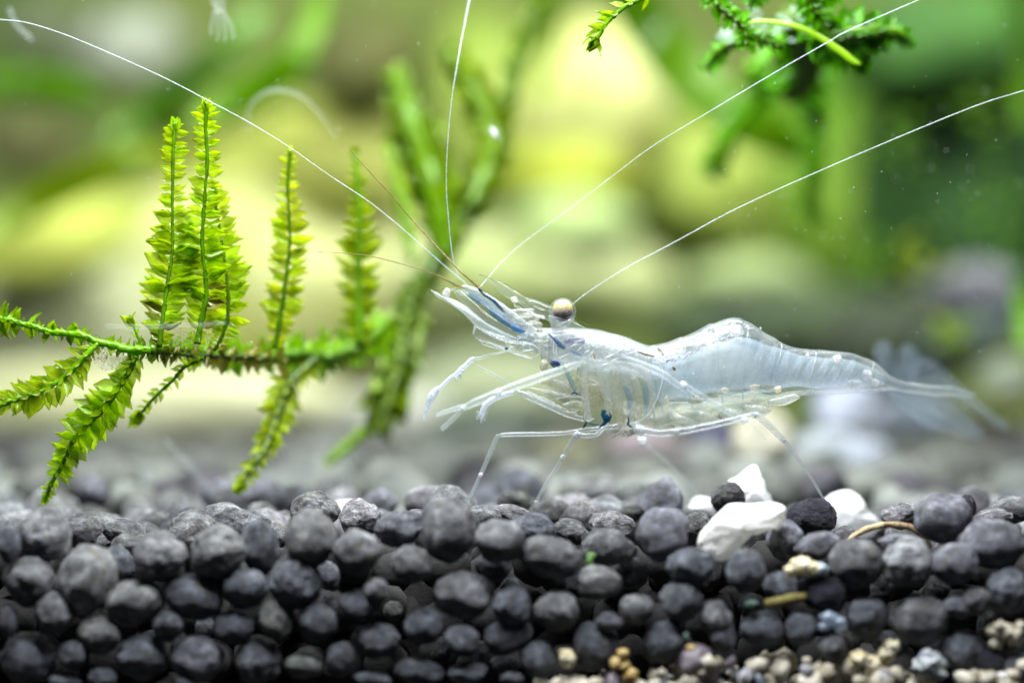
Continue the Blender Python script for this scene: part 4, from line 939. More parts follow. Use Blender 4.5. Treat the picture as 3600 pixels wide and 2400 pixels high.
for i, (x, y, rx, ry) in enumerate([(300,1025,10,15),(628,995,9,9),(930,915,15,9),(1262,880,18,10),(1520,905,14,12)]):
    part(Soup().add(pblob(*ZQ(x, y), rx, ry, -.2, depth=7, sub=3, amp=.3, seed=i)), 'peach_spot', M_ORG)
# darker hollows of the gut line between them
s = Soup()
for i, (x, y, rx, ry) in enumerate([(440,1020,36,8),(740,970,40,9),(1080,910,44,10),(1380,880,30,9),(820,940,30,8),(600,1040,26,7)]):
    s.add(pblob(*ZQ(x, y), rx, ry, -.12, depth=9, sub=3, amp=.35, seed=i + 50))
part(s, 'gut', glassy('gut_tissue', lin(150, 148, 108), .34, .1, .02, .4, 6, .9))
# thorax: muscles and gills behind the clear shell, bases of the legs
def col(name, Z, pts, mat, y=0.0, flat=.8, wob=.25, seed=0, seg=14):
    return part(Soup().add(ptube([Z(p[0], p[1]) + (p[2] / 3.136, p[3] if len(p) > 3 else y) for p in pts], seg, 6, flat=flat, wob=wob, seed=seed)), name, mat)
G = 'gill'
col('leg_base', ZK, [(640,600,40),(645,800,45),(660,1050,42),(690,1220,44),(700,1245,20)], M_CREAM_P, -.24)
col('leg_base', ZK, [(790,640,46),(860,820,60),(900,1000,50),(905,1180,40),(870,1290,26)], M_CREAM_P, -.18, seed=2)
col('leg_base', ZK, [(980,640,60),(990,900,75),(1010,1100,62),(1040,1280,40)], M_CREAM, -.12, seed=3)
col('leg_base', ZK, [(1080,700,60),(1160,900,60),(1170,1100,50),(1150,1290,34)], M_CREAM_P, -.15, seed=4)
col('leg_base', ZK, [(1180,760,46),(1240,950,44),(1250,1120,40),(1240,1300,30)], M_CREAM, -.2, seed=5)
col('leg_base', ZK, [(1240,640,40),(1360,820,46),(1390,1000,46),(1340,1180,40),(1270,1320,26)], M_CREAM_P, -.16, seed=6)
col('gill', ZK, [(560,680,60),(680,690,90),(800,740,60)], M_CREAM, .0, seed=7)
col('gill', ZK, [(520,800,60),(600,900,80),(760,900,90),(830,1000,50)], M_CREAM, .03, seed=8)
col('gill', ZK, [(720,1100,80),(760,1000,100),(820,900,80)], M_CREAM, .05, seed=9)
col('gill', ZK, [(480,560,40),(640,590,50),(900,640,60),(1100,640,50),(1250,700,40)], M_CREAM_P, -.05, seed=10)
for i, pts in enumerate([[(1080,860,26),(1140,1000,34),(1130,1120,18)], [(1300,820,22),(1330,1000,32),(1310,1140,16)], [(400,640,10),(470,760,26),(530,900,22),(530,950,10)]]):
    col('blue_tissue', ZK, pts, glassy('blue_tissue', lin(130, 160, 190), .3, .2, .02, .4, 6, .6) if i < 2 else M_TEAL if False else glassy('teal_tissue', lin(130, 168, 168), .45, .1, .02, .4, 6, .9), -.22, flat=.4, seed=i)
# mouthparts: a bundle of long lobes below the head
for i, pts in enumerate([[(0,940,24),(200,1040,44),(430,1160,44),(640,1240,26)], [(40,890,12),(230,940,34),(420,1010,44),(600,1060,40),(640,1110,20)],
                         [(120,820,16),(300,840,44),(430,900,52),(490,930,20)], [(400,1090,24),(520,1080,50),(610,1100,44),(640,1160,20)], [(350,1010,20),(500,985,34),(600,1010,26)],
                         [(420,1170,16),(540,1190,34),(650,1200,36),(720,1230,18)], [(460,720,30),(520,800,50),(580,930,40)]]):
    col('mouthpart', ZK, pts, M_CREAM if i not in (0,) else M_CREAM_P, -.12 + .05 * (i % 3), flat=.6, wob=.5, seed=20 + i)
s = Soup()
for a in [[(0,885),(120,905),(260,945)],[(130,820),(230,900),(370,950),(430,960)],[(300,800),(400,830),(470,880)],[(0,1005),(200,1090),(430,1195),(600,1240),(640,1245)],[(330,1010),(450,985),(600,990),(640,1030)],
          [(400,1140),(470,1155),(560,1150)],[(640,1190),(650,1240),(700,1250),(750,1220)],[(700,790),(750,810),(775,850),(720,850)]]:
    s.add(ptube([ZK(*p) + (1.4, -.3) for p in a], 6, 5, wob=.4))
part(s, 'mouthpart_rims', M_EDGE)
s = Soup().add(pblob(*ZK(195,640), 15, 24, -.12, depth=14, sub=3, amp=.2, seed=3)); part(s, 'jaw', glassy('jaw_tissue', lin(226, 228, 204), .6, .2, .2, .2, 8, .6))
col('mouth_base', ZK, [(220,470,60),(280,640,110),(380,800,130),(500,980,130),(600,1120,70)], M_CREAM_P, -.02, seed=31)
# head lobes
s = Soup(); s.add(pblob(*ZK(180,390), 34, 32, -.08, depth=34, sub=4, amp=.3, freq=2.2, seed=6, fine=.25)); part(s, 'head_lobe', glassy('head_lobe', lin(224, 234, 226), .40, .35, .35, .15, 10, 1.0, 1.6, .5, None, .9))
s = Soup(); s.add(pblob(*ZH(1500,1060), 34, 30, -.02, depth=30, sub=4, amp=.25, freq=2, seed=8, fine=.2)); part(s, 'head_lobe', glassy('head_lobe_blue', lin(200, 216, 226), .34, .35, .25, .18, 9, .8, 1.6, .5, None, .6))
# pigment
def pig(Z, pts, mat, y=-.3, label=None, wob=.5, flat=.5, zs=3.136):
    return part(Soup().add(ptube([Z(p[0], p[1]) + (p[2] / zs, y) for p in pts], 10, 5, flat=flat, wob=wob, seed=int(pts[0][0]) % 17)), 'pigment_patch', mat, label=label)
pig(ZK, [(265,600,14),(310,620,40),(350,640,34),(372,660,12)], M_NAVY, -.27)
pig(ZK, [(240,290,8),(310,350,16),(380,420,28),(430,450,12)], glassy('slate_pigment', lin(70, 106, 150), .6, .1, .05, .4, 6, .6), -.3)
pig(ZK, [(480,470,8),(560,510,14),(620,540,6)], M_BLUE, -.3)
pig(ZK, [(420,380,30),(560,350,46),(650,390,30)], glassy('mauve_tissue', lin(140, 148, 184), .42, .1, .2, .3, 8, .8), -.26)
pig(ZK, [(860,1130,20),(850,1180,28),(880,1220,40),(870,1270,26),(820,1310,12),(810,1335,5)], M_TEAL, -.34)
pig(ZK, [(900,1260,20),(930,1200,12),(915,1160,6)], M_TEAL, -.34)
pig(ZK, [(1125,1200,5),(1130,1260,10),(1120,1285,12),(1165,1320,8)], M_TEAL, -.34)
pig(ZK, [(670,1260,10),(645,1300,12),(625,1330,8)], glassy('dark_teal', lin(30, 70, 60), .7, .1, .05, .4, 9, .6), -.3)
pig(ZK, [(690,1270,14),(740,1290,18),(800,1280,8)], glassy('green_teal', lin(90, 140, 120), .5, .1, .05, .4, 9, .6), -.28)
pig(ZK, [(490,960,5),(530,940,10),(570,960,7)], M_TEAL, -.3)
pig(ZK, [(1225,490,5),(1300,515,9),(1380,535,9),(1418,548,5)], M_BROWN, -.3)
pig(ZK, [(1425,435,4),(1480,480,7),(1515,530,5)], M_BROWN, -.28)
pig(ZK, [(1615,655,6),(1630,675,16),(1640,695,8)], M_BROWN, -.3)
pig(ZK, [(745,505,7),(752,540,10),(755,570,6)], glassy('amber', lin(190, 160, 120), .6, .1, .1, .3, 9, .5), -.3)
pig(ZK, [(1050,580,6),(1170,610,12),(1290,680,14)], glassy('olive_stain', lin(150, 150, 110), .3, .1, .02, .4, 9, .9), -.26)
pig(ZK, [(115,255,10),(150,262,14),(185,262,8)], M_BROWN if False else glassy('taupe', lin(150, 140, 124), .6, .1, .1, .3, 9, .5), -.25)

# antennular peduncle: two thick clear segments holding blue pigment
M_PED = glassy('peduncle', lin(206, 222, 226), .16, .5, .35, .15, 6, .7, 2.0, .5, None, .4)
for yy_, sc in ((-.12, 1.0), (.14, .9)):
    col_ = [(1880,1010,60),(1620,930,110),(1400,800,150),(1150,620,160),(900,450,150),(700,330,130),(560,270,90),(520,255,50)]
    s = Soup().add(ptube([ZH(x, y) + (r * sc / 4.276 * .62, yy_) for x, y, r in col_], 18, 6, flat=.85, wob=.12, seed=3)); part(s, 'antennule_base', M_PED)
s = Soup().add(ptube([ZH(x, y) + (r / 4.276, -.12) for x, y, r in [(1470,930,30),(1370,880,62),(1290,840,50),(1200,760,42),(1130,700,44),(1000,620,40),(900,520,36),(780,450,46),(660,370,36),(620,350,10)]], 12, 5, flat=.5, wob=.4, seed=7)); part(s, 'blue_band', M_BLUE)
s = Soup().add(ptube([ZH(x, y) + (r / 4.276, -.16) for x, y, r in [(1480,920,14),(1400,900,42),(1300,850,34),(1260,830,10)]], 12, 5, flat=.5, wob=.3, seed=2)); part(s, 'blue_band', glassy('bright_blue', lin(86, 138, 188), .46, .1, .1, .3, 6, .5))
s = Soup().add(ptube([ZH(x, y) + (r / 4.276, -.24) for x, y, r in [(1180,640,10),(1110,570,22),(1040,490,26),(960,430,22),(900,390,20),(860,365,20),(800,300,22),(770,280,8)]], 10, 5, flat=.6, wob=.4, seed=5)); part(s, 'pigment_patch', glassy('slate_line', lin(48, 84, 116), .62, .1, .05, .4, 8, .9))
s = Soup().add(ptube([ZH(x, y) + (r / 4.276, -.1) for x, y, r in [(1230,860,10),(1150,790,30),(1040,690,34),(960,640,18)]], 10, 5, flat=.5, wob=.5, seed=9)); part(s, 'pigment_patch', glassy('teal_haze', lin(96, 146, 156), .45, .1, .02, .4, 8, .9))
# antennal scales: two thin curved blades
def plate(outline, Z, zs, y, th, mat, name, rimr=1.6, curve=.12, rim=True, seed=0, parent=None):
    pts = catmull(list(outline) + [outline[0]], 5)[:-1]
    c = sum(np.array(p) for p in pts) / len(pts); V, F = [], []; m = len(pts); rings = [1.0, .8, .55, .3, .08]
    for side in (-1, 1):
        for t in rings:
            for p in pts:
                q = c + (np.array(p) - c) * t; w_ = P(*Z(*q), y); w_.y += side * th * (1 - t * t) - curve * (1 - t * t) + .015 * noise.noise(w_ * 5 + Vector((seed, 0, 0))); V.append(w_)
    K = len(rings)
    for sd in (0, 1):
        b = sd * K * m
        for i in range(K - 1):
            for k in range(m):
                f = (b + i * m + k, b + i * m + (k + 1) % m, b + (i + 1) * m + (k + 1) % m, b + (i + 1) * m + k); F.append(f if sd else f[::-1])
        V.append(P(*Z(*c), y) + Vector((0, (1 if sd else -1) * th - curve, 0)))
        for k in range(m): F.append((len(V) - 1, b + (K - 1) * m + k, b + (K - 1) * m + (k + 1) % m))
    o = part(Soup().add((V, F)), name, mat, parent)
    if rim:
        rp = [P(*Z(*p), y) for p in pts]; rp.append(rp[0])
        ro = Soup().add(tube_data(rp, [rimr * PX() * (.5 + .8 * abs(noise.noise(Vector((i * .31, seed, 0))))) for i in range(len(rp))], 6)).build('rim', M_EDGE, o, base=SB)
    return o
plate([(60,295),(160,340),(250,400),(380,430),(560,520),(760,680),(980,860),(1200,990),(1370,1030),(1330,1080),(1180,1080),(980,1010),(760,860),(560,660),(380,520),(220,430),(120,360)], ZH, 4.276, -.2, .02,
      glassy('scale_blade', lin(222, 234, 234), .34, .3, .3, .15, 8, .7, 1.6, .5, None, .3), 'antennal_scale', 1.3, .05)
plate([(420,330),(500,300),(640,420),(900,640),(1200,850),(1400,960),(1350,1020),(1180,980),(960,850),(700,630),(520,460)], ZH, 4.276, -.02, .02, M_CLEAR, 'antennal_scale', 1.1, .05, seed=3)
s = Soup(); s.add(pblob(*ZH(300,345), 13, 17, -.2, depth=9, sub=3, amp=.25, seed=2)); part(s, 'scale_tip', M_WHITE_T)
s = Soup(); s.add(ptube([ZH(x, y) + (r / 4.276, -.2) for x, y, r in [(250,400,16),(330,300,22),(430,290,20),(470,330,10)]], 8, 4)); part(s, 'scale_hinge', M_CLEAR)
plate([(720,830),(700,960),(800,1060),(850,1120),(1090,1190),(1180,1200),(1290,1250),(1560,1335),(1630,1300),(1700,1240),(1640,1140),(1500,1080),(1300,1060),(1170,1000),(960,930)], ZH, 4.276, -.24, .08, M_CLEAR, 'lower_head_plate', 2.0, .02, seed=6)
s = Soup()
for a in [[(1160,1010),(1190,1100),(1220,1150),(1290,1250)],[(1240,1170),(1310,1140)],[(1300,1250),(1420,1280),(1560,1330)],[(1440,1240),(1470,1210),(1530,1205),(1600,1190)],[(700,960),(730,860),(740,830)],[(780,1050),(1000,1110),(1180,1190)],[(1170,1000),(1060,980),(900,920)]]:
    s.add(ptube([ZH(*p) + (1.9, -.33) for p in a], 6, 5, wob=.6))
part(s, 'plate_ribs', M_EDGE)
s = Soup().add(ptube([ZH(*p) + (r, -.34) for p, r in (((1170,1175),2),((1200,1175),5),((1225,1165),2))], 6, 3)); part(s, 'pigment_patch', M_TEAL)
# rostrum
plate([(820,90),(1000,140),(1180,215),(1320,290),(1470,400),(1640,440),(1850,520),(2100,640),(2350,850),(2470,900),(2300,930),(2000,860),(1780,740),(1560,640),(1360,480),(1150,380),(980,210)], ZH, 4.276, .02, .03,
      glassy('rostrum_blade', lin(206, 222, 206), .10, .25, .2, .2, 7, .8, 2, .5), 'rostrum', .8, .0, rim=False)
s = Soup()
for a in [[(780,60),(900,100),(1000,150),(1160,215)],[(1170,190),(1260,260),(1340,300)],[(1600,410),(1700,460),(1850,530)],[(1810,455),(1870,520)],[(2230,720),(2350,790),(2480,850)],[(2180,800),(2300,840),(2500,900)],[(1470,460),(1520,490)],[(2500,900),(2700,950),(2760,985)]]:
    s.add(ptube([ZH(*p) + (1.1, 0) for p in a], 5, 4, wob=.6))
part(s, 'rostrum_teeth', M_DARKL, kind='stuff')
s = Soup()
for i in range(34):
    x = 1320 + i * 13.5; y = 520 + (x - 1320) * .42 + 20 * math.sin(i * .3)
    s.add(ptube([ZH(x, y) + (1.0, -.1), ZH(x + rg.uniform(-4, 10), y + rg.uniform(22, 46)) + (.6, -.12)], 5, 1))
s.add(ptube([ZH(*p) + (1.2, -.1) for p in [(1300,500),(1440,575),(1560,640),(1700,680),(1770,690)]], 5, 4))
part(s, 'bristles', M_EDGE, kind='stuff')
s = Soup()
for i, (x, y, rx, ry) in enumerate([(1330,440,14,10),(1440,640,40,16),(1500,740,42,18),(1580,840,34,18)]): s.add(pblob(*ZH(x, y), rx, ry, -.08, depth=14, sub=3, amp=.4, seed=i, fine=.2))
part(s, 'head_tissue', glassy('head_tissue', lin(228, 230, 220), .24, .25, .25, .2, 10, 1.0, 1.5, .5, None, .6))
# eye on its stalk
s = Soup().add(ptube([ZH(x, y) + (r / 4.276, -.2) for x, y, r in [(1960,960,90),(1970,880,100),(1990,800,150),(2010,720,185)]], 20, 5, flat=.9))
part(s, 'eye_stalk', glassy('eye_stalk', lin(222, 236, 236), .4, .4, .3, .15, 8, .5, 1.6))
ec = P(*ZH(2045, 620), -.22)
def ball(c, r, n=32, ny=24):
    V, F = [], []
    for j in range(ny + 1):
        th = math.pi * j / ny
        for i in range(n):
            a = 2 * math.pi * i / n; V.append(Vector(c) + Vector((math.sin(th) * math.cos(a), math.sin(th) * math.sin(a), math.cos(th))) * r)
    for j in range(ny):
        for i in range(n): F.append((j * n + i, (j + 1) * n + i, (j + 1) * n + (i + 1) % n, j * n + (i + 1) % n))
    return V, F
eye = part(Soup().add(ball(ec, 202 / 4.276 * PX())), 'eye', M_CORNEA)
def eye_mat():
    m, nt, out = new_mat('eye_core'); tc = N(nt, 'ShaderNodeTexCoord'); sx = N(nt, 'ShaderNodeSeparateXYZ'); L(nt, tc.outputs['Object'], sx.inputs[0])
    nz = noise_node(nt, 26, 4, .6, tc.outputs['Object']); h = math_(nt, 'ADD', math_(nt, 'DIVIDE', math_(nt, 'SUBTRACT', sx.outputs[2], ec.z - SB.z), 168 / 4.276 * PX()), math_(nt, 'MULTIPLY', math_(nt, 'SUBTRACT', nz.outputs[0], .5), .9))
    r = ramp(nt, math_(nt, 'ADD', math_(nt, 'MULTIPLY', h, .5), .5), [(.14, lin(56, 36, 40)), (.28, lin(78, 52, 54)), (.34, lin(126, 110, 104)), (.5, lin(178, 166, 152)), (.64, lin(184, 168, 132)), (.74, lin(204, 184, 108)), (.92, lin(218, 200, 104))])
    nb = noise_node(nt, 60, 3, .6, tc.outputs['Object']); sp = ramp(nt, nb.outputs[0], [(.36, g1(.62)), (.5, g1(1))])
    c_ = mixc(nt, 1.0, r.outputs[0], sp.outputs[0], 'MULTIPLY')
    b = N(nt, 'ShaderNodeBsdfPrincipled'); L(nt, c_, b.inputs['Base Color']); b.inputs['Roughness'].default_value = .55; b.inputs['Coat Weight'].default_value = .08; b.inputs['Coat Roughness'].default_value = .05
    L(nt, b.outputs[0], out.inputs[0]); return m
o = Soup().add(ball(ec + Vector((.0, -.012, .010)), 156 / 4.276 * PX())).build('pupil', eye_mat(), eye, base=SB)
s = Soup()
for a in [(2050,630,14,20),(2130,620,12,18),(2090,600,3,30),(2160,600,3,26),(2000,600,4,18)]:
    q = P(*ZH(a[0], a[1]), 0); dx, dz = q.x - ec.x, q.z - ec.z; rr = 168 / 4.276 * PX(); q.y = ec.y - .012 - math.sqrt(max(1e-5, rr * rr - dx * dx - dz * dz))
    s.add(blob_data(q, (a[2] / 4.276 * PX(), .006, a[3] / 4.276 * PX()), 2, .2, 1.5, a[0]))
s.build('facets', glassy('facet_brown', lin(90, 76, 66), .6, .1, .2, .3, 12, .4), eye, base=SB)
# the second eye, on the far side of the head
s = Soup().add(pblob(*ZH(2010, 860), 20, 18, .3, sub=3, amp=.1)); part(s, 'eye', glassy('far_eye', lin(180, 190, 186), .4, .3, .2, .2, 8, .5))

# antennae
def ant(pts, mat, name='antenna', flat=1, wob=.3, seg=8, nn=7, bead=0):
    pts = [(p[0], p[1], p[2] * (.45 if mat is M_ANT else 1), p[3]) for p in pts]
    s = Soup().add(ptube(pts, seg, nn, flat=flat, wob=wob, seed=len(pts)))
    return part(s, name, mat)
ant([ZD(x, y) + (r, yy_) for x, y, r, yy_ in [(1075,655,7,-.05),(1015,605,5.5,-.05),(930,530,5,-.04),(850,465,4.2,0),(760,405,3.6,.1),(660,335,3.8,.1),(570,280,4.4,.05),(480,232,4.4,0),(380,180,4.4,0),(270,130,4.2,-.05),(150,80,4.2,-.05),(60,52,4,0),(0,45,4,0),(-60,38,4,0)]], M_ANT)
ant([ZD(x, y) + (r, yy_) for x, y, r, yy_ in [(1055,640,7,.1),(1040,590,6,.1),(1030,500,5,.15),(1025,400,4.4,.2),(1035,250,4.6,.3),(1055,120,6,.5),(1078,0,8,.8),(1088,-60,8,.9)]], M_ANT)
M_ANT_G = glassy('antenna_thin', lin(220, 232, 236), .17, .12, .12, .25, 18, 1.0, 1.2)
ant([ZD(x, y) + (r * .55, yy_) for x, y, r, yy_ in [(1100,665,6,.1),(1112,648,4.5,.15),(1180,575,3.8,.5),(1280,500,3.8,.5),(1400,410,3.6,.3)]], M_ANT_G)
ant([ZD(x, y) + (r, yy_) for x, y, r, yy_ in [(1385,421,3.2,.33),(1400,410,3.4,.3),(1500,335,3.6,.2),(1640,250,4,0),(1800,155,4.4,-.1),(1900,98,4.6,-.1),(1950,70,5.5,-.1),(2110,0,4.4,0),(2180,-30,4,0)]], M_ANT)
ant([ZD(x, y) + (r, yy_) for x, y, r, yy_ in [(1290,725,6,-.1),(1335,682,5.5,-.15),(1430,620,5,-.2),(1560,550,4.8,-.15),(1700,475,4.6,-.05),(1900,385,4.6,0),(2100,300,4.8,0),(2250,240,4.6,0),(2352,208,4.6,0),(2420,185,4,0)]], M_ANT)
ant([ZH(x, y) + (r / 4.276, yy_) for x, y, r, yy_ in [(820,290,26,-.2),(760,240,26,-.2),(700,190,19,-.2),(600,100,16,-.2),(480,-10,14,-.2)]] + [ZD(x, y) + (r, .1) for x, y, r in [(960,520,2.6),(900,450,2),(840,385,1.5),(800,340,1)]], M_ANT_B, 'antennule')
ant([ZH(x, y) + (r / 4.276, -.2) for x, y, r in [(600,262,8),(560,262,10),(500,242,14),(450,225,20),(340,170,18),(210,100,13),(150,72,8),(100,50,12),(20,25,7)]] + [ZD(x, y) + (r, 0) for x, y, r in [(900,600,1.8),(830,585,1.4),(730,578,1)]], M_ANT_B, 'antennule')
s = Soup()
for i in range(7):
    s.add(pblob(*ZH(790 + i * 16, 270 + i * 20), 5, 4.2, -.24, sub=2, amp=.3, seed=i))
part(s, 'antennule_joint', glassy('joint_dark', lin(60, 96, 84), .6, .2, .3, .2, 12, .8))

# legs
def leg(pts, mat, name='leg', Z=None, zs=1, joints=(), flat=1.0, wob=.16, hairs=None, nn=5, jr=1.15, label=None):
    rows_ = [(Z(x, y) if Z else (x, y)) + (r / zs, yy_) for x, y, r, yy_ in pts]
    o = part(Soup().add(ptube(rows_, 12, nn, flat=flat, wob=wob, seed=int(pts[0][0]) % 13)), name, mat, label=label)
    for j in joints:
        r_ = rows_[j]; b = Soup().add(pblob(r_[0], r_[1], r_[2] * jr, r_[2] * jr, r_[3], sub=3, amp=.2, seed=j)).build('joint', M_JOINT, o, base=SB)
    if hairs:
        s = Soup()
        for (x, y, dx, dy, sp_, n_, ln_) in hairs:
            for i in range(n_):
                a = Z(x + dx * i, y + dy * i); ang = R(sp_ + rg.uniform(-22, 22)); l_ = ln_ * rg.uniform(.6, 1.1) / zs
                s.add(ptube([a + (.9, rows_[0][3] - .02), (a[0] + l_ * math.cos(ang), a[1] + l_ * math.sin(ang), .4, rows_[0][3] - .05)], 4, 1))
        hb = s.build('bristles', M_EDGE, o, base=SB); hb['kind'] = 'stuff'
    return o
M_CLAW = glassy('claw_leg', lin(224, 234, 246), .55, .5, .25, .2, 11, .7, 1.3, .5, None, .4)
leg([(1700,60,14,-.05),(1450,160,16,-.05),(1250,205,20,-.1),(1080,255,24,-.12),(980,275,28,-.12)], M_LEG_SOFT, 'claw_leg', ZL, 4.48)
leg([(985,270,30,-.12),(930,290,38,-.12),(850,370,40,-.12),(760,450,46,-.12),(690,520,38,-.12),(620,560,34,-.12),(520,650,36,-.12),(440,730,40,-.12),(380,760,46,-.12),(330,830,66,-.12),(290,900,66,-.12),(260,980,50,-.12),(225,1050,30,-.12),(200,1150,27,-.12),(180,1235,24,-.12)], M_CLAW, 'claw_leg', ZL, 4.48, joints=(8,), jr=.9, nn=4,
    label='front claw leg with a swollen pincer reaching down')
s = Soup()
for a in [(930,340,60,18),(800,470,40,60),(740,520,50,70),(660,570,40,60),(690,600,30,50),(760,560,26,50),(280,1030,26,40),(340,720,20,18),(400,790,20,14)]:
    s.add(pblob(*ZL(a[0], a[1]), a[2] / 4.48 * .5, a[3] / 4.48 * .5, -.14, depth=4, sub=2, amp=.5, seed=a[0]))
part(s, 'claw_tufts', M_CLAW, kind='stuff')
leg([(1000,370,10,-.1),(1060,410,20,-.1),(1200,480,22,-.08),(1350,560,24,-.08),(1500,650,20,-.06),(1700,780,24,-.06)], M_LEG_SOFT, 'leg', ZL, 4.48)
leg([(1680,790,30,-.16),(1780,840,56,-.18),(1950,920,60,-.18),(2150,1010,60,-.18),(2350,1110,50,-.16)], M_LEG, 'leg', ZL, 4.48, joints=(0,))
leg([(2800,250,14,-.1),(2650,330,36,-.3),(2400,430,62,-.46),(2100,530,70,-.55),(1800,640,72,-.58),(1560,720,62,-.6),(1340,810,64,-.62),(1150,890,66,-.62),(960,970,62,-.62),(800,1050,40,-.62)], M_LEG_SOFT, 'claw_leg', ZL, 4.48, joints=(6,), wob=.08, hairs=[(1420,860,25,-9,80,8,60)])
leg([(860,1010,30,-.62),(760,1030,36,-.62),(600,1080,32,-.62),(450,1130,28,-.62),(370,1160,26,-.62)], M_LEG_SOFT, 'claw_leg', ZL, 4.48, wob=.05)
leg([(800,1050,36,-.62),(720,1130,36,-.62),(600,1250,38,-.62),(500,1340,38,-.62),(450,1380,34,-.62)], M_LEG_SOFT, 'claw_leg', ZL, 4.48, joints=(0,), wob=.05)
leg([(1600,800,40,-.05),(1400,850,46,-.08),(1250,920,50,-.1),(1150,1000,46,-.12),(1110,1080,44,-.12),(1090,1150,42,-.12),(1078,1220,18,-.12),(1080,1292,3,-.12)], M_CLAW, 'mouth_feeler', ZL, 4.48,
    hairs=[(1140,960,8,-2,30,8,60),(1170,1010,-6,14,35,14,80),(1050,1100,3,10,165,9,70),(1060,1160,0,6,150,8,70),(1120,1170,-3,8,60,9,60),(1250,920,8,-3,65,8,50)], label='short hairy feeler hanging below the mouth')
# walking legs
leg([(1040,1300,34,-.1),(850,1330,30,-.14),(640,1350,28,-.16),(430,1385,27,-.18),(200,1395,27,-.18),(0,1398,27,-.18),(-150,1400,26,-.18),(-260,1405,24,-.18),(-292,1412,18,-.18)], M_LEG, 'leg', ZK, 3.136, joints=())
leg([(1753,1528,9,-.18),(1742,1548,8,-.18),(1716,1608,8.2,-.16),(1690,1668,7,-.12),(1664,1722,6,-.08),(1645,1765,3.5,-.05)], M_LEG, 'leg', joints=(3,), nn=4)
leg([(900,1300,30,-.2),(835,1345,34,-.24),(780,1400,30,-.26),(700,1412,30,-.28),(620,1410,32,-.28),(560,1402,30,-.28)], M_LEG, 'leg', ZK, 3.136, joints=(5,), jr=1.3)
leg([(2025,1526,11,-.26),(2005,1562,10,-.24),(1979,1606,8,-.2),(1950,1655,7,-.16),(1915,1708,6.5,-.1),(1884,1764,5,-.05)], M_LEG, 'leg', joints=(2, 5), nn=4)
leg([(2235,1490,16,-.2),(2250,1510,20,-.26),(2310,1522,16,-.28),(2378,1517,15,-.3),(2450,1505,14,-.3),(2550,1483,13.5,-.3),(2655,1457,12,-.3)], M_LEG, 'leg', joints=(1, 3, 6), jr=.85, wob=.08, label='rear walking leg stretched back along the belly')
leg([(2655,1457,12,-.3),(2668,1465,13,-.3),(2700,1492,12,-.28),(2755,1548,10,-.25)], M_LEG, 'leg', joints=(3,), jr=.8, wob=.08)
leg([(2750,1540,9,-.25),(2785,1582,7,-.2),(2825,1640,6.5,-.12),(2860,1692,6,-.02),(2885,1735,5,.06),(2895,1752,3,.1)], M_LEG, 'leg', joints=(), wob=.1)
M_LEG_F = glassy('leg_faint', lin(206, 220, 224), .15, .16, .1, .3, 12, .8, 1.3, .5)
leg([(960,520,14,-.1),(1100,570,36,-.3),(1300,640,46,-.42),(1500,730,42,-.5),(1640,830,36,-.52),(1750,900,34,-.52)], M_LEG_F, 'leg', ZK, 3.136, wob=.1)
leg([(480,850,34,-.52),(650,960,34,-.52),(850,1080,34,-.52),(1050,1190,36,-.52),(1150,1245,36,-.52)], M_LEG_F, 'leg', ZQ, 3.136, joints=(0, 4), wob=.1, jr=1.1)
leg([(1170,1245,26,-.5),(1270,1320,16,-.45),(1350,1410,14,-.4),(1390,1460,10,-.35)], M_ANT_F, 'leg', ZQ, 3.136, wob=.1)
leg([(170,800,14,.7),(265,920,22,.8),(330,980,12,.9),(480,1110,10,1.0),(600,1250,8,1.1)], M_ANT_F, 'leg', ZR, 1.68, joints=(1,))
# fringe of hairs under the thorax
s = Soup()
for i in range(60):
    x, y = 960 + rg.uniform(0, 280), 1330 + rg.uniform(0, 60); l_ = rg.uniform(60, 160)
    s.add(ptube([ZK(x, y) + (2.6, -.12), ZK(x - l_ * .8, y + l_ * rg.uniform(.2, .6)) + (.7, -.1)], 4, 1))
part(s, 'egg_hairs', M_CREAM_P, kind='stuff').name = 'belly_bristles'

# tail fan, turned a little away and out of focus
def fan(outline, y, lean_y, th=.03, curve=0.0, ribs=()):
    V0 = len(shrimp.children)
    o = plate(outline, ZT, 3.136, y, th, M_FAN, 'tail_fan_blade', 2.4, curve, rim=False, seed=len(outline))
    for v in o.data.vertices:
        u_ = v.co.x + SB.x
        v.co.y += lean_y * (u_ - P(3100, 0, 0).x)
    for rb_ in ribs:
        s = Soup().add(ptube([ZT(*p) + (4, y) for p in rb_], 6, 5))
        for q in range(len(s.V)): s.V[q] = s.V[q] + Vector((0, lean_y * (s.V[q].x - P(3100, 0, 0).x) - curve, 0))
        s.build('rib', M_FAN, o, base=SB)
    return o
fan([(760,600),(740,420),(720,250),(760,170),(850,150),(930,220),(960,360),(1000,560),(900,640)], 3.0, .3, ribs=[[(850,600),(820,400),(820,200)]])
fan([(960,620),(990,420),(1000,280),(1060,200),(1150,190),(1230,270),(1240,420),(1200,580),(1080,650)], 3.1, .35, ribs=[[(1080,600),(1110,400),(1120,230)]])
fan([(1100,620),(1180,420),(1280,330),(1450,400),(1650,560),(1900,780),(2150,980),(2340,1110),(2250,1150),(2000,1010),(1750,860),(1500,760),(1250,700)], 2.8, .35, ribs=[[(1150,640),(1500,600),(2100,980)]])
fan([(860,660),(1000,640),(1250,720),(1550,790),(1750,900),(1950,1080),(2050,1230),(1850,1240),(1600,1180),(1350,1130),(1150,1020),(980,860)], 2.3, .4, ribs=[[(900,700),(1300,880),(1900,1180)], [(900,700),(1150,960),(1500,1120)]])

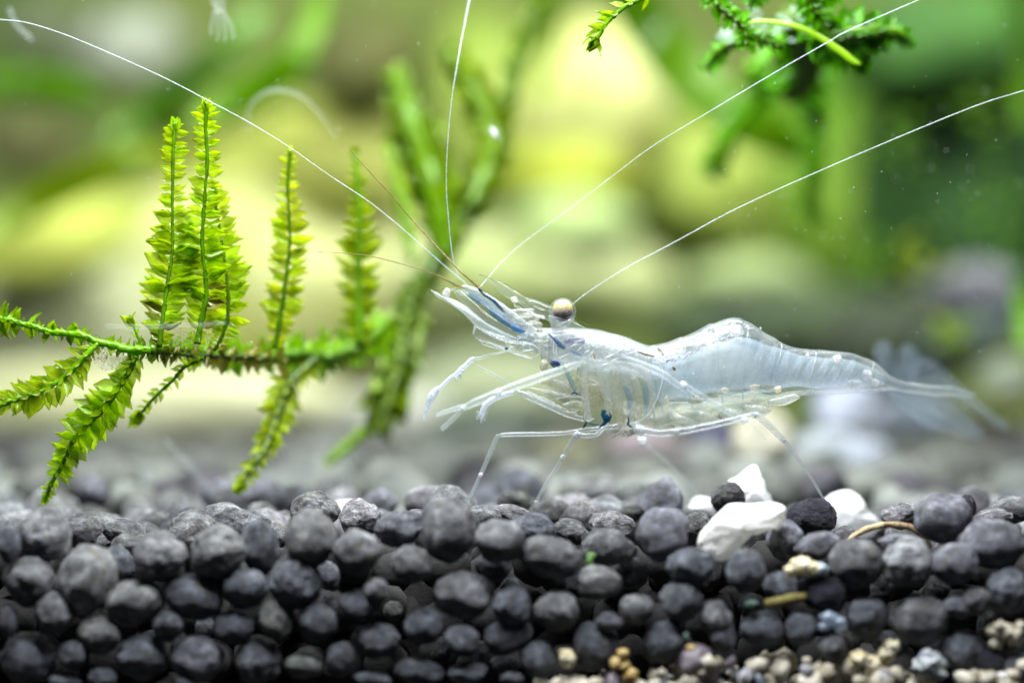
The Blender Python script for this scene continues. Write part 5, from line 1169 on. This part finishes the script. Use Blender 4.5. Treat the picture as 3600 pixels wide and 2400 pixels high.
# ---------------------------------------------------------------- small things drifting in the water
def thread(pts, y, mat, label, name='thread', cat='thread'):
    s = Soup().add(ptube([(p[0] * D, p[1] * D, p[2], y) for p in pts], 6, 7, wob=.2)); b0 = s.V[0].copy()
    o = s.build(name, mat, base=b0); o.location = b0; return tag(o, label, cat)
thread([(568,300,5),(572,250,6),(600,218,7),(640,207,7),(690,220,6),(735,262,5),(775,315,3)], 2.6, M_ANT_F, 'pale blurred hair arching over the tallest moss shoots')
thread([(20,20,10),(40,60,9),(75,92,8)], 2.2, M_ANT_F, 'short pale wisp in the upper left corner above the long antenna', 'wisp', 'wisp')
thread([(380,1010,8),(440,1075,12),(500,1150,12),(540,1190,8)], 2.6, M_ANT_F, 'faint pale hair slanting down to the bed between two moss shoots')
thread([(-10,1060,22),(5,1120,16),(20,1180,14),(60,1200,8)], 3.0, M_ANT_F, 'faint whitish wisp rising from the bed at the left edge', 'wisp', 'wisp')
thread([(240,748,7),(320,750,8),(400,748,7),(520,742,5)], -.6, glassy('faint_hair', lin(214, 228, 228), .05, .05, .04, .3, 14, .8), 'pale out of focus hair lying across the sprig and first shoot')
b0 = P(500 * D, 40 * D, 1.6); co = empty('copepod', b0); tag(co, 'tiny translucent swimmer with splayed limbs hanging at the top edge', 'copepod')
s = Soup().add(ptube([(490 * D, -30 * D, 20, 1.6), (500 * D, 0, 26, 1.6), (508 * D, 26 * D, 18, 1.6)], 10, 5)); s.build('body', M_ANT_F, co, base=b0)
for dx, dy in ((-26, 80), (-6, 92), (14, 94), (36, 90)):
    Soup().add(ptube([(500 * D + dx * .5, 26 * D, 6, 1.6), (505 * D + dx * 1.1, 60 * D, 8, 1.6), (506 * D + dx * 1.3, dy * D, 6, 1.6)], 6, 5)).build('limb', M_ANT_F, co, base=b0)
s = Soup().add(pblob(1136 * D, 306 * D, 22, 9, 2.2, sub=3, amp=.2, rot=55)); b0 = P(1136 * D, 306 * D, 2.2); o = s.build('air_speck', M_FLECK, base=b0); o.location = b0
tag(o, 'bright white speck on the blurred stem above the antennae', 'speck')
s = Soup(); rp = random.Random(77)
for i in range(330):
    u, v = rp.uniform(0, 3600), rp.uniform(0, 1750)
    if rp.random() < .45: u = rp.uniform(2500, 3600); v = rp.uniform(500, 1700)
    y = rp.uniform(-1.2, 3.5); r = rp.uniform(.8, 2.3) * (1 + .2 * abs(y))
    s.add(pblob(u, v, r * rp.uniform(.7, 1.6), r, y, sub=1, amp=.3, seed=i))
o = s.build('floating_particles', glassy('particles', lin(226, 234, 236), .2, .1, .1, .3, 8, .5)); tag(o, 'fine pale particles drifting in the water around the shrimp', 'particles', kind='stuff')
